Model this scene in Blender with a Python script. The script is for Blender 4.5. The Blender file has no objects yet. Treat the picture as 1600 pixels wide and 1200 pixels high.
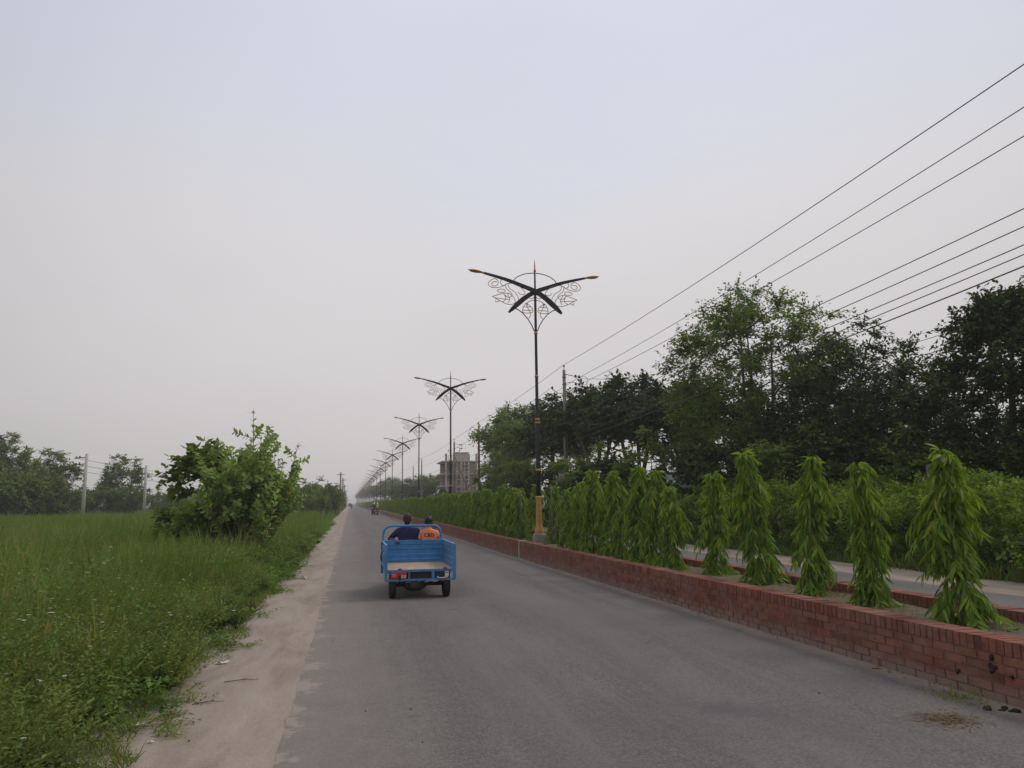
import bpy, bmesh, math, random
import numpy as np
from mathutils import Vector, Matrix, Euler
from mathutils.bvhtree import BVHTree

R = math.radians
rng = np.random.default_rng(7)
random.seed(7)
scene = bpy.context.scene
col = scene.collection

# ------------------------------------------------------------------ object helpers
def tag(o, label=None, cat=None, group=None, kind=None):
    if label: o['label'] = label
    if cat: o['category'] = cat
    if group: o['group'] = group
    if kind: o['kind'] = kind
    return o

def empty(name, loc=(0, 0, 0), rz=0.0):
    o = bpy.data.objects.new(name, None)
    o.empty_display_size = 0.2
    col.objects.link(o)
    o.location = loc
    o.rotation_euler = (0, 0, rz)
    return o

def link(name, mesh, parent=None, loc=None):
    o = bpy.data.objects.new(name, mesh)
    col.objects.link(o)
    if parent is not None: o.parent = parent
    if loc is not None: o.location = loc
    return o

def copy_tree(o, parent=None, kids=None):
    c = o.copy()
    col.objects.link(c)
    c.parent = parent
    for ch in list(o.children):
        copy_tree(ch, c)
    return c

class MB:
    """collects shapes and links them as one mesh object"""
    def __init__(s):
        s.v = []; s.f = []; s.mi = []; s.t = []; s.cur = 0; s.tint = (1, 1, 1)
        s.smooth = []
    def add(s, vs, fs, smooth=False):
        b = len(s.v)
        s.v.extend([tuple(map(float, p)) for p in vs])
        s.t.extend([s.tint] * len(vs))
        for f in fs:
            s.f.append([i + b for i in f]); s.mi.append(s.cur); s.smooth.append(smooth)
    def box(s, c, size, rot=None, taper=1.0):
        hx, hy, hz = size[0] / 2, size[1] / 2, size[2] / 2
        vs = []
        for z in (-hz, hz):
            k = taper if z > 0 else 1.0
            for x, y in ((-hx, -hy), (hx, -hy), (hx, hy), (-hx, hy)):
                vs.append(Vector((x * k, y * k, z)))
        if rot is not None:
            m = Euler(rot).to_matrix()
            vs = [m @ v for v in vs]
        vs = [v + Vector(c) for v in vs]
        s.add(vs, [(3, 2, 1, 0), (4, 5, 6, 7), (0, 1, 5, 4), (1, 2, 6, 5), (2, 3, 7, 6), (3, 0, 4, 7)])
    def bevbox(s, c, size, b=0.01, rot=None):
        bm = bmesh.new()
        bmesh.ops.create_cube(bm, size=1.0)
        bmesh.ops.scale(bm, vec=size, verts=bm.verts)
        bmesh.ops.bevel(bm, geom=list(bm.edges), offset=b, segments=2, affect='EDGES', profile=0.5)
        m = Euler(rot).to_matrix() if rot is not None else Matrix.Identity(3)
        bm.verts.index_update()
        vs = [m @ v.co + Vector(c) for v in bm.verts]
        fs = [[v.index for v in f.verts] for f in bm.faces]
        bm.free()
        s.add(vs, fs)
    def tube(s, pts, rad, n=8, cap=True, flat=1.0, up=None, smooth=True):
        pts = [Vector(p) for p in pts]
        if not hasattr(rad, '__len__'): rad = [rad] * len(pts)
        vs = []; fs = []
        prev = None
        for i, p in enumerate(pts):
            if i == 0: d = pts[1] - p
            elif i == len(pts) - 1: d = p - pts[i - 1]
            else: d = pts[i + 1] - pts[i - 1]
            if d.length < 1e-9: d = Vector((0, 0, 1))
            d.normalize()
            if prev is None:
                a = Vector(up) if up is not None else (Vector((0, 0, 1)) if abs(d.z) < 0.9 else Vector((1, 0, 0)))
                x = a.cross(d).normalized()
            else:
                x = prev - d * prev.dot(d)
                if x.length < 1e-6: x = d.orthogonal()
                x.normalize()
            y = d.cross(x).normalized()
            prev = x
            for k in range(n):
                a = 2 * math.pi * k / n
                vs.append(p + (x * math.cos(a) + y * math.sin(a) * flat) * rad[i])
        for i in range(len(pts) - 1):
            for k in range(n):
                k2 = (k + 1) % n
                fs.append((i * n + k, i * n + k2, (i + 1) * n + k2, (i + 1) * n + k))
        if cap:
            fs.append(tuple(reversed(range(n))))
            fs.append(tuple(range((len(pts) - 1) * n, len(pts) * n)))
        s.add(vs, fs, smooth)
    def lathe(s, prof, n=16, c=(0, 0, 0), axis='Z', smooth=True, phase=0.0):
        vs = []; fs = []
        for r, z in prof:
            for k in range(n):
                a = 2 * math.pi * k / n + phase
                p = (r * math.cos(a), r * math.sin(a), z)
                if axis == 'X': p = (p[2], p[0], p[1])
                elif axis == 'Y': p = (p[1], p[2], p[0])
                vs.append((p[0] + c[0], p[1] + c[1], p[2] + c[2]))
        m = len(prof)
        for i in range(m - 1):
            for k in range(n):
                k2 = (k + 1) % n
                fs.append((i * n + k, i * n + k2, (i + 1) * n + k2, (i + 1) * n + k))
        fs.append(tuple(reversed(range(n))))
        fs.append(tuple(range((m - 1) * n, m * n)))
        s.add(vs, fs, smooth)
    def ellipsoid(s, c, r, n=12, m=8, rot=None):
        vs = []; fs = []
        M = Euler(rot).to_matrix() if rot is not None else Matrix.Identity(3)
        for i in range(m + 1):
            th = math.pi * i / m
            for k in range(n):
                a = 2 * math.pi * k / n
                p = Vector((r[0] * math.sin(th) * math.cos(a), r[1] * math.sin(th) * math.sin(a), r[2] * math.cos(th)))
                vs.append(M @ p + Vector(c))
        for i in range(m):
            for k in range(n):
                k2 = (k + 1) % n
                fs.append((i * n + k, (i + 1) * n + k, (i + 1) * n + k2, i * n + k2))
        s.add(vs, fs, True)
    def prism(s, outline, y0, y1):
        """outline in xz, extruded along y"""
        n = len(outline)
        vs = [(x, y0, z) for x, z in outline] + [(x, y1, z) for x, z in outline]
        fs = [tuple(range(n)), tuple(reversed(range(n, 2 * n)))]
        for k in range(n):
            k2 = (k + 1) % n
            fs.append((k2, k, n + k, n + k2))
        s.add(vs, fs)
    def mesh(s, name, mats):
        me = bpy.data.meshes.new(name)
        me.from_pydata(s.v, [], s.f)
        if not isinstance(mats, (list, tuple)): mats = [mats]
        for m in mats: me.materials.append(m)
        me.polygons.foreach_set('material_index', s.mi)
        me.polygons.foreach_set('use_smooth', s.smooth)
        ca = me.color_attributes.new('tint', 'FLOAT_COLOR', 'POINT')
        a = np.ones((len(s.v), 4), np.float32)
        a[:, :3] = np.array(s.t, np.float32)
        ca.data.foreach_set('color', a.ravel())
        me.update()
        return me
    def build(s, name, mats, parent=None, loc=None):
        return link(name, s.mesh(name, mats), parent, loc)

# ------------------------------------------------------------------ scatter (many leaves / blades in one mesh)
def leaf_template(rows, cols=3, fold=0.15, droop=0.0):
    """rows: list of (t along y, half width). unit length leaf along +y, normal +z"""
    vs = []; fs = []
    for t, w in rows:
        for c in range(cols):
            x = (c / (cols - 1) * 2 - 1) * w
            z = abs(x) * fold - droop * t * t
            vs.append((x, t, z))
    for r in range(len(rows) - 1):
        for c in range(cols - 1):
            a = r * cols + c
            fs.append((a, a + 1, a + cols + 1, a + cols))
    return np.array(vs, np.float32), np.array(fs, np.int32)

L_LANCE = leaf_template([(0, .02), (.3, .11), (.65, .09), (1, .004)], 3, .35, .12)
L_OVATE = leaf_template([(0, .03), (.45, .26), (1, .01)], 3, .3, .12)
L_OBOV = leaf_template([(0, .10), (.35, .26), (.75, .30), (1, .04)], 3, .25, .1)
L_SIMPLE = leaf_template([(0, .05), (.5, .27), (1, .02)], 2, 0, .0)
L_BLADE = leaf_template([(0, .5), (.5, .36), (.8, .2), (1, .03)], 2, 0, .0)
L_BLADE2 = leaf_template([(0, .5), (.6, .34), (1, .05)], 2, 0, .0)
L_PETAL = leaf_template([(0, .12), (.6, .32), (1, .16)], 2, 0, .1)

def frames(dirs, ups):
    """3x3 matrices whose columns are (x, y=dir, z~up)"""
    y = dirs / np.linalg.norm(dirs, axis=1, keepdims=True)
    x = np.cross(y, ups)
    nrm = np.linalg.norm(x, axis=1, keepdims=True)
    bad = nrm[:, 0] < 1e-5
    x[bad] = (1, 0, 0); nrm[bad] = 1
    x = x / nrm
    z = np.cross(x, y)
    return np.stack([x, y, z], axis=2)

class Scatter:
    def __init__(s): s.V = []; s.F = []; s.T = []; s.n = 0
    def add(s, tmpl, pos, dirs, ups, length, width=None, tint=(1, 1, 1), bend=None):
        V, F = tmpl
        N = len(pos)
        if N == 0: return
        length = np.broadcast_to(np.asarray(length, np.float32), (N,))
        width = length if width is None else np.broadcast_to(np.asarray(width, np.float32), (N,))
        M = frames(np.asarray(dirs, np.float64), np.asarray(ups, np.float64)).astype(np.float32)
        P = np.repeat(V[None], N, 0).copy()
        P[:, :, 0] *= width[:, None]
        P[:, :, 2] *= length[:, None]
        if bend is not None:
            P[:, :, 2] += (V[None, :, 1] ** 2) * (np.asarray(bend) * length)[:, None]
        P[:, :, 1] *= length[:, None]
        W = np.einsum('nij,nkj->nki', M, P) + np.asarray(pos, np.float32)[:, None, :]
        s.V.append(W.reshape(-1, 3))
        s.F.append((F[None] + (np.arange(N) * len(V))[:, None, None] + s.n).reshape(-1, 4))
        t = np.broadcast_to(np.asarray(tint, np.float32), (N, 3))
        s.T.append(np.repeat(t, len(V), 0))
        s.n += N * len(V)
    def mesh(s, name, mats):
        V = np.concatenate(s.V); F = np.concatenate(s.F); T = np.concatenate(s.T)
        me = bpy.data.meshes.new(name)
        me.vertices.add(len(V)); me.vertices.foreach_set('co', V.astype(np.float32).ravel())
        me.loops.add(F.size); me.loops.foreach_set('vertex_index', F.astype(np.int32).ravel())
        me.polygons.add(len(F))
        me.polygons.foreach_set('loop_start', np.arange(0, F.size, 4, dtype=np.int32))
        me.polygons.foreach_set('loop_total', np.full(len(F), 4, np.int32))
        if not isinstance(mats, (list, tuple)): mats = [mats]
        for m in mats: me.materials.append(m)
        ca = me.color_attributes.new('tint', 'FLOAT_COLOR', 'POINT')
        a = np.ones((len(V), 4), np.float32); a[:, :3] = T
        ca.data.foreach_set('color', a.ravel())
        me.update(calc_edges=True)
        return me

def unit(n, g=None):
    g = g or rng
    v = g.normal(size=(n, 3))
    return v / np.linalg.norm(v, axis=1, keepdims=True)

# ------------------------------------------------------------------ materials
class NT:
    def __init__(s, name):
        s.m = bpy.data.materials.new(name); s.m.use_nodes = True
        s.t = s.m.node_tree; s.n = s.t.nodes; s.l = s.t.links
        s.b = s.n['Principled BSDF']; s.out = s.n['Material Output']
    def node(s, typ, **kw):
        n = s.n.new(typ)
        for k, v in kw.items():
            if k.startswith('i_'): n.inputs[k[2:].replace('_', ' ')].default_value = v
            else: setattr(n, k, v)
        return n
    def link(s, a, b): s.l.new(a, b)
    def noise(s, scale, detail=4, rough=.6, vec=None, dist=0):
        n = s.node('ShaderNodeTexNoise')
        n.inputs['Scale'].default_value = scale; n.inputs['Detail'].default_value = detail
        n.inputs['Roughness'].default_value = rough; n.inputs['Distortion'].default_value = dist
        if vec is not None: s.link(vec, n.inputs['Vector'])
        return n.outputs['Fac']
    def ramp(s, fac, stops):
        r = s.node('ShaderNodeValToRGB')
        e = r.color_ramp.elements
        while len(e) < len(stops): e.new(0.5)
        for el, (p, c) in zip(e, stops):
            el.position = p
            el.color = (c, c, c, 1) if not hasattr(c, '__len__') else (*c, 1)
        s.link(fac, r.inputs['Fac'])
        return r.outputs['Color']
    def mix(s, fac, a, b, mode='MIX'):
        n = s.node('ShaderNodeMix'); n.data_type = 'RGBA'; n.blend_type = mode
        for v, i in ((fac, 0), (a, 6), (b, 7)):
            if hasattr(v, 'is_linked'): s.link(v, n.inputs[i])
            elif i == 0: n.inputs[0].default_value = v
            else: n.inputs[i].default_value = (*v, 1)
        return n.outputs[2]
    def math(s, op, a, b=None, c=None, clamp=False):
        n = s.node('ShaderNodeMath'); n.operation = op; n.use_clamp = clamp
        for i, v in enumerate((a, b, c)):
            if v is None: continue
            if hasattr(v, 'is_linked'): s.link(v, n.inputs[i])
            else: n.inputs[i].default_value = v
        return n.outputs[0]
    def bump(s, h, strength=.3, dist=.01):
        b = s.node('ShaderNodeBump'); b.inputs['Strength'].default_value = strength
        b.inputs['Distance'].default_value = dist
        s.link(h, b.inputs['Height']); s.link(b.outputs[0], s.b.inputs['Normal'])
    def objco(s): return s.node('ShaderNodeTexCoord').outputs['Object']
    def attr(s, name, out='Color'):
        a = s.node('ShaderNodeAttribute'); a.attribute_name = name
        return a.outputs[out]

def simple(name, c, rough=.5, metal=0.0, var=.12, scale=8.0, bump=0.0, bscale=60, spec=.4, tint=False):
    t = NT(name)
    co = t.objco()
    f = t.noise(scale, 5, .65, co)
    lo = tuple(x * (1 - var) for x in c); hi = tuple(min(1, x * (1 + var)) for x in c)
    colr = t.ramp(f, [(.3, lo), (.7, hi)])
    if tint: colr = t.mix(1.0, colr, t.attr('tint'), 'MULTIPLY')
    t.link(colr, t.b.inputs['Base Color'])
    t.b.inputs['Roughness'].default_value = rough
    t.b.inputs['Metallic'].default_value = metal
    t.b.inputs['Specular IOR Level'].default_value = spec
    if bump: t.bump(t.noise(bscale, 4, .6, co), bump, .01)
    return t.m

def leafmat(name, c, trans=.3, rough=.55, spec=.3):
    t = NT(name)
    colr = t.mix(1.0, c, t.attr('tint'), 'MULTIPLY')
    t.link(colr, t.b.inputs['Base Color'])
    t.b.inputs['Roughness'].default_value = rough
    t.b.inputs['Specular IOR Level'].default_value = spec
    tr = t.node('ShaderNodeBsdfTranslucent')
    t.link(t.mix(1.0, colr, (1.15, 1.1, .6), 'MULTIPLY'), tr.inputs['Color'])
    ms = t.node('ShaderNodeMixShader'); ms.inputs[0].default_value = trans
    t.link(t.b.outputs[0], ms.inputs[1]); t.link(tr.outputs[0], ms.inputs[2])
    t.link(ms.outputs[0], t.out.inputs['Surface'])
    return t.m

M = {}
M['mast'] = leafmat('mast_leaf', (.162, .268, .036), .42, .5, .2)
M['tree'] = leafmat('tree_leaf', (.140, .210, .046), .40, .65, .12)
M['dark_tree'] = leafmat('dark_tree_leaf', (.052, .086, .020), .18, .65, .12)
M['far_tree'] = leafmat('far_leaf', (.145, .205, .062), .3, .7, .1)
M['shrub'] = leafmat('shrub_leaf', (.185, .300, .034), .4, .6, .15)
M['weed'] = leafmat('weed_leaf', (.165, .262, .072), .40, .65, .12)
M['calo'] = leafmat('milkweed_leaf', (.300, .410, .120), .42, .65, .15)
M['grass'] = leafmat('grass_blade', (.155, .230, .050), .38, .7, .08)
M['petal'] = leafmat('petal', (.75, .72, .70), .3, .6)
M['straw'] = leafmat('straw', (.23, .15, .07), .1, .8, .1)
M['bark'] = simple('bark', (.085, .065, .048), .9, 0, .35, 12, .6, 30)
M['stem'] = simple('pale_stem', (.20, .16, .11), .85, 0, .3, 14, .4, 40)
M['black'] = simple('black_paint', (.022, .020, .022), .38, 0, .25, 6, .05, 40)
M['gold'] = simple('gold_paint', (.50, .27, .075), .5, .15, .25, 10, .1, 50)
M['goldwire'] = simple('gold_wire', (.42, .22, .06), .5, .1, .5, 4)
M['lens'] = simple('lamp_lens', (.26, .17, .09), .35)
M['concrete'] = simple('concrete', (.30, .28, .255), .9, 0, .25, 5, .3, 40)
M['pole'] = simple('pole_concrete', (.20, .18, .155), .9, 0, .25, 3, .25, 40)
M['white_pole'] = simple('limewashed_pole', (.52, .49, .455), .9, 0, .2, 3)
M['polered'] = simple('pole_rusty', (.23, .115, .085), .85, 0, .3, 3, .2, 40)
M['iron'] = simple('dark_iron', (.05, .047, .045), .6, .4, .3, 12)
M['ceramic'] = simple('brown_ceramic', (.05, .03, .025), .25)
M['wire'] = simple('wire', (.035, .034, .036), .6)
def paint(name, c, wear):
    t = NT(name); co = t.objco()
    base = t.ramp(t.noise(5, 5, .65, co), [(.3, tuple(x * .8 for x in c)), (.7, tuple(x * 1.2 for x in c))])
    base = t.mix(t.ramp(t.noise(7, 6, .75, co, .5), [(.60 - wear * .1, 0), (.68, .7)]), base, (.19, .25, .31))
    mp = t.node('ShaderNodeMapping'); mp.inputs['Scale'].default_value = (6, 6, 60); t.link(co, mp.inputs['Vector'])
    base = t.mix(t.ramp(t.noise(1.3, 4, .7, mp.outputs[0]), [(.66, 0), (.70, .55)]), base, (.24, .29, .34))
    base = t.mix(t.ramp(t.noise(13, 5, .7, co), [(.66 - wear * .05, 0), (.72, .8)]), base, (.10, .045, .025))
    sx = t.node('ShaderNodeSeparateXYZ'); t.link(co, sx.inputs[0])
    dirt = t.math('MULTIPLY', t.math('MULTIPLY_ADD', sx.outputs['Z'], -3.2, 2.0, True), t.ramp(t.noise(4, 5, .7, co), [(.3, 0), (.7, .5)]))
    base = t.mix(dirt, base, (.20, .17, .145))
    t.link(base, t.b.inputs['Base Color']); t.link(t.ramp(t.noise(9, 4, .7, co), [(.3, .35), (.7, .65)]), t.b.inputs['Roughness'])
    t.bump(t.noise(3.5, 3, .5, co), .35, .03)
    return t.m
M['blue'] = paint('blue_paint', (.045, .225, .50), .15)
M['bluedull'] = paint('scuffed_blue_paint', (.075, .22, .42), 1.0)
M['rubber'] = simple('rubber', (.020, .019, .019), .75, 0, .4, 12, .4, 70)
M['rim'] = simple('steel_rim', (.22, .22, .22), .45, .6, .2, 9)
M['under'] = simple('under_iron', (.030, .028, .027), .7, .2, .5, 9, .3, 40)
M['gear'] = simple('gear_housing', (.062, .068, .058), .6, .3, .3, 9, .2, 40)
M['wood'] = simple('bed_board', (.40, .285, .195), .75, 0, .3, 4, .15, 30)
M['red'] = simple('red_lens', (.52, .028, .030), .28, 0, .15, 20)
M['amber'] = simple('amber_lens', (.62, .20, .07), .3, 0, .15, 20)
M['white'] = simple('white_plastic', (.62, .60, .57), .5, 0, .15, 14)
M['dkplastic'] = simple('dark_plastic', (.03, .03, .032), .5)
M['skin'] = simple('dark_skin', (.115, .058, .038), .55, 0, .15, 12)
M['skinlighter'] = simple('skin', (.20, .105, .070), .55, 0, .15, 12)  # lighter skin tone, worn by the motorcycle riders
M['hairblack'] = simple('black_hair', (.012, .011, .012), .5, 0, .4, 60, .6, 120)
M['hairbrown'] = simple('cropped_hair', (.052, .024, .020), .6, 0, .3, 60, .5, 140)
M['navy'] = simple('navy_cotton', (.018, .020, .082), .85, 0, .4, 9, .9, 14)
M['orange'] = simple('orange_cotton', (.92, .27, .12), .8, 0, .2, 9, .9, 14)
M['trouser'] = simple('trouser_cloth', (.05, .048, .05), .9, 0, .3, 8)
M['print'] = simple('print_ink', (.045, .022, .028), .8)
M['yellow'] = simple('yellow_shirt', (.62, .40, .10), .85)
M['maroon'] = simple('maroon_cloth', (.16, .04, .035), .85)
M['greycloth'] = simple('charcoal_cloth', (.035, .035, .04), .85)
M['helmet'] = simple('white_helmet', (.75, .75, .73), .25)
M['chrome'] = simple('chrome', (.6, .6, .6), .2, .9)
M['plaster'] = simple('bare_concrete_frame', (.46, .40, .37), .9, 0, .2, 1.2)
M['brickfill'] = simple('brick_infill', (.34, .235, .20), .9, 0, .25, 2)
M['bamboo'] = simple('bamboo', (.44, .39, .33), .8, 0, .2, 3)
M['tin'] = simple('tin_sheet', (.50, .53, .58), .45, .3, .2, 2)
M['greywall'] = simple('cement_wall', (.17, .155, .145), .95, 0, .3, 1.5, .3, 20)
M['pinkboard'] = simple('pale_pink_box', (.55, .45, .44), .6, 0, .15, 4)
M['stake'] = simple('weathered_stake', (.14, .11, .085), .9, 0, .3, 10)
M['dung'] = simple('dark_dung', (.028, .022, .016), .9, 0, .5, 20, .8, 40)
M['dryleaf'] = leafmat('dry_leaf', (.42, .19, .045), .2, .7)
M['paper'] = simple('paper', (.66, .62, .58), .8)
M['red_flower'] = leafmat('red_flower', (.6, .06, .03), .2)

# brick wall
def brick_mat():
    t = NT('red_brick')
    co = t.objco()
    f = t.noise(9, 6, .7, co)
    base = t.ramp(f, [(.25, (.160, .056, .038)), (.5, (.245, .088, .060)), (.8, (.300, .135, .098))])
    base = t.mix(1.0, base, t.attr('tint'), 'MULTIPLY')
    # pale dusty film low on the wall and in blotches, dark grime spots
    sx = t.node('ShaderNodeSeparateXYZ'); t.link(co, sx.inputs[0])
    low = t.math('MULTIPLY_ADD', t.math('ADD', sx.outputs['Z'], t.math('MULTIPLY_ADD', t.noise(3.5, 4, .7, co), .16, -.08)), -7.0, 1.2, True)
    blot = t.ramp(t.noise(2.6, 5, .7, co), [(.42, 0), (.7, 1)])
    dust = t.math('MULTIPLY', low, .72)
    dust = t.math('ADD', dust, t.math('MULTIPLY', blot, .48), None, True)
    base = t.mix(dust, base, (.27, .20, .165))
    grime = t.ramp(t.noise(14, 3, .6, co), [(.60, 0), (.72, .8)])
    base = t.mix(t.math('MULTIPLY', grime, .6), base, (.06, .045, .035))
    t.link(base, t.b.inputs['Base Color'])
    t.b.inputs['Roughness'].default_value = .92
    t.b.inputs['Specular IOR Level'].default_value = .2
    t.bump(t.noise(70, 5, .7, co), .5, .008)
    return t.m
M['brick'] = brick_mat()
M['mortar'] = simple('mortar', (.19, .105, .08), .95, 0, .3, 10, .4, 60)
M['joint'] = simple('pale_joint_cement', (.40, .34, .30), .95, 0, .2, 8, .3, 50)

def far_brick_mat():
    t = NT('far_brickwork')
    co = t.objco()
    sx = t.node('ShaderNodeSeparateXYZ'); t.link(co, sx.inputs[0])
    cb = t.node('ShaderNodeCombineXYZ'); t.link(sx.outputs['Y'], cb.inputs[0]); t.link(sx.outputs['Z'], cb.inputs[1])
    b = t.node('ShaderNodeTexBrick'); t.link(cb.outputs[0], b.inputs['Vector'])
    b.inputs['Color1'].default_value = (.25, .10, .075, 1); b.inputs['Color2'].default_value = (.20, .07, .055, 1)
    b.inputs['Mortar'].default_value = (.2, .14, .12, 1); b.inputs['Scale'].default_value = 1
    b.inputs['Brick Width'].default_value = .25; b.inputs['Row Height'].default_value = .078
    b.inputs['Mortar Size'].default_value = .008
    dust = t.ramp(t.noise(.8, 5, .7, co), [(.35, 0), (.75, .6)])
    t.link(t.mix(dust, b.outputs['Color'], (.27, .21, .18)), t.b.inputs['Base Color'])
    t.b.inputs['Roughness'].default_value = .95
    return t.m
M['brickfar'] = far_brick_mat()

# asphalt: attributes dl = metres from the left edge, dr = metres from the right edge
def asphalt_mat(name, worn=True):
    t = NT(name)
    co = t.objco()
    fine = t.noise(52, 5, .85, co)
    med = t.noise(9, 5, .7, co)
    mp = t.node('ShaderNodeMapping'); mp.inputs['Scale'].default_value = (1.1, .16, 1); t.link(co, mp.inputs['Vector'])
    streak = t.noise(1.0, 6, .65, mp.outputs[0], .6)
    base = t.ramp(streak, [(.3, (.110, .099, .092)), (.5, (.132, .118, .110)), (.72, (.168, .150, .138))])
    base = t.mix(t.ramp(med, [(.3, .0), (.7, .35)]), base, (.125, .112, .113))
    agg = t.ramp(fine, [(.33, .38), (.5, 1.0), (.67, 1.7)])
    base = t.mix(1.0, base, agg, 'MULTIPLY')
    # wheel tracks polished paler, long dust streaks, hairline cracks
    wv = t.math('MULTIPLY_ADD', t.noise(.7, 3, .6, co), .9, -.45)
    tr = t.math('SINE', t.math('MULTIPLY', t.math('ADD', t.attr('dl', 'Fac'), wv), 4.1))
    base = t.mix(t.math('MULTIPLY_ADD', tr, .13, .13), base, (.178, .157, .148))
    mp3 = t.node('ShaderNodeMapping'); mp3.inputs['Scale'].default_value = (3.2, .09, 1); t.link(co, mp3.inputs['Vector'])
    base = t.mix(t.ramp(t.noise(1.0, 6, .7, mp3.outputs[0]), [(.5, 0), (.72, .45)]), base, (.195, .172, .160))
    base = t.mix(t.ramp(t.noise(.55, 6, .7, co, .8), [(.52, 0), (.66, .38)]), base, (.098, .088, .090))
    wz = t.node('ShaderNodeVectorMath'); wz.operation = 'ADD'; t.link(co, wz.inputs[0])
    nt_ = t.node('ShaderNodeTexNoise'); nt_.inputs['Scale'].default_value = 2.2; nt_.inputs['Detail'].default_value = 5; t.link(co, nt_.inputs['Vector']); t.link(nt_.outputs['Color'], wz.inputs[1])
    vo = t.node('ShaderNodeTexVoronoi'); vo.feature = 'DISTANCE_TO_EDGE'; vo.inputs['Scale'].default_value = .42; t.link(wz.outputs[0], vo.inputs['Vector'])
    ck = t.math('MULTIPLY', t.math('MULTIPLY_ADD', vo.outputs['Distance'], -130.0, 1.0, True), t.ramp(t.noise(.45, 3, .6, co), [(.52, 0), (.62, 1)]))
    base = t.mix(t.math('MULTIPLY', ck, .55), base, (.055, .05, .05))
    # dark bitumen spots and small pits
    sp = t.ramp(t.noise(24, 2, .5, co), [(.70, 0), (.76, .8)])
    base = t.mix(t.math('MULTIPLY', sp, .45), base, (.06, .055, .055))
    # sand blown over the edges
    dl = t.attr('dl', 'Fac'); dr = t.attr('dr', 'Fac')
    wob = t.math('MULTIPLY_ADD', t.noise(2.3, 7, .72, co), 1.1, -.50)
    wob2 = t.math('MULTIPLY_ADD', t.noise(17, 4, .7, co), .30, -.15)
    wb = t.math('ADD', wob, wob2)
    sl = t.math('MULTIPLY_ADD', t.math('ADD', dl, t.math('MULTIPLY', wb, 1.25)), -8.0, 1.25, True)
    sr = t.math('MULTIPLY_ADD', t.math('ADD', dr, t.math('MULTIPLY', wb, .40)), -5.0, 1.45, True)
    film = t.math('MULTIPLY', t.math('MULTIPLY_ADD', t.math('ADD', dl, t.math('MULTIPLY', wob, 1.5)), -.7, 1.0, True), .42)
    sand = t.math('MAXIMUM', t.math('MAXIMUM', t.math('MULTIPLY', sl, .9), t.math('MULTIPLY', sr, .8)), film)
    base = t.mix(sand, base, t.mix(t.noise(40, 4, .7, co), (.26, .21, .175), (.36, .30, .25)))
    if worn:
        for (cx, cy, rx, ry, rot, ccol, amt) in ((3.05, 5.85, .40, .22, -.5, (.085, .076, .078), .45), (4.32, 5.30, .20, .09, -.3, (.075, .068, .07), .6),
                                   (2.2, 17.0, .75, .9, 0, (.115, .1, .1), .5),
                                   (3.4, 11.2, .5, 1.4, .2, (.135, .118, .116), .5)):
            m2 = t.node('ShaderNodeMapping'); m2.vector_type = 'TEXTURE'
            m2.inputs['Location'].default_value = (cx, cy, 0); m2.inputs['Scale'].default_value = (rx, ry, 50)
            m2.inputs['Rotation'].default_value = (0, 0, rot)
            t.link(co, m2.inputs['Vector'])
            ln = t.node('ShaderNodeVectorMath'); ln.operation = 'LENGTH'; t.link(m2.outputs[0], ln.inputs[0])
            d = t.math('ADD', ln.outputs['Value'], t.math('MULTIPLY_ADD', t.noise(5, 6, .75, co), 2.6, -1.3))
            base = t.mix(t.math('MULTIPLY', t.math('MULTIPLY_ADD', d, -2.6, 2.9, True), amt), base, ccol)
    t.link(base, t.b.inputs['Base Color'])
    t.b.inputs['Roughness'].default_value = .86
    t.b.inputs['Specular IOR Level'].default_value = .25
    t.bump(fine, .35, .006)
    return t.m
M['asphalt'] = asphalt_mat('worn_asphalt')
M['asphalt2'] = asphalt_mat('far_asphalt', False)

def sand_mat():
    t = NT('sandy_shoulder')
    co = t.objco()
    mp = t.node('ShaderNodeMapping'); mp.inputs['Scale'].default_value = (2.2, .5, 1); t.link(co, mp.inputs['Vector'])
    f = t.noise(1.0, 7, .68, mp.outputs[0], .4)
    base = t.ramp(f, [(.28, (.215, .165, .130)), (.5, (.325, .265, .218)), (.75, (.400, .335, .282))])
    fine = t.noise(110, 3, .7, co)
    base = t.mix(1.0, base, t.ramp(fine, [(.3, .78), (.7, 1.18)]), 'MULTIPLY')
    peb = t.ramp(t.noise(38, 2, .5, co), [(.68, 0), (.73, .9)])
    base = t.mix(t.math('MULTIPLY', peb, .4), base, (.11, .085, .07))
    t.link(base, t.b.inputs['Base Color'])
    t.b.inputs['Roughness'].default_value = .95
    t.b.inputs['Specular IOR Level'].default_value = .15
    t.bump(t.noise(26, 6, .7, co), .45, .02)
    return t.m
M['sand'] = sand_mat()

def ground_mat(name, a, b, c, s1=.35, s2=9):
    t = NT(name)
    co = t.objco()
    f = t.noise(s1, 6, .65, co)
    base = t.ramp(f, [(.3, a), (.55, b), (.75, c)])
    base = t.mix(1.0, base, t.ramp(t.noise(s2, 5, .75, co), [(.3, .6), (.7, 1.35)]), 'MULTIPLY')
    t.link(base, t.b.inputs['Base Color'])
    t.b.inputs['Roughness'].default_value = 1.0
    t.b.inputs['Specular IOR Level'].default_value = .1
    t.bump(t.noise(s2 * 2, 5, .7, co), .6, .03)
    return t.m
M['ground'] = ground_mat('field_ground', (.045, .060, .018), (.055, .085, .022), (.075, .085, .032))
M['soil'] = ground_mat('median_soil', (.12, .092, .066), (.175, .135, .098), (.095, .10, .045), 1.3, 16)

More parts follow.
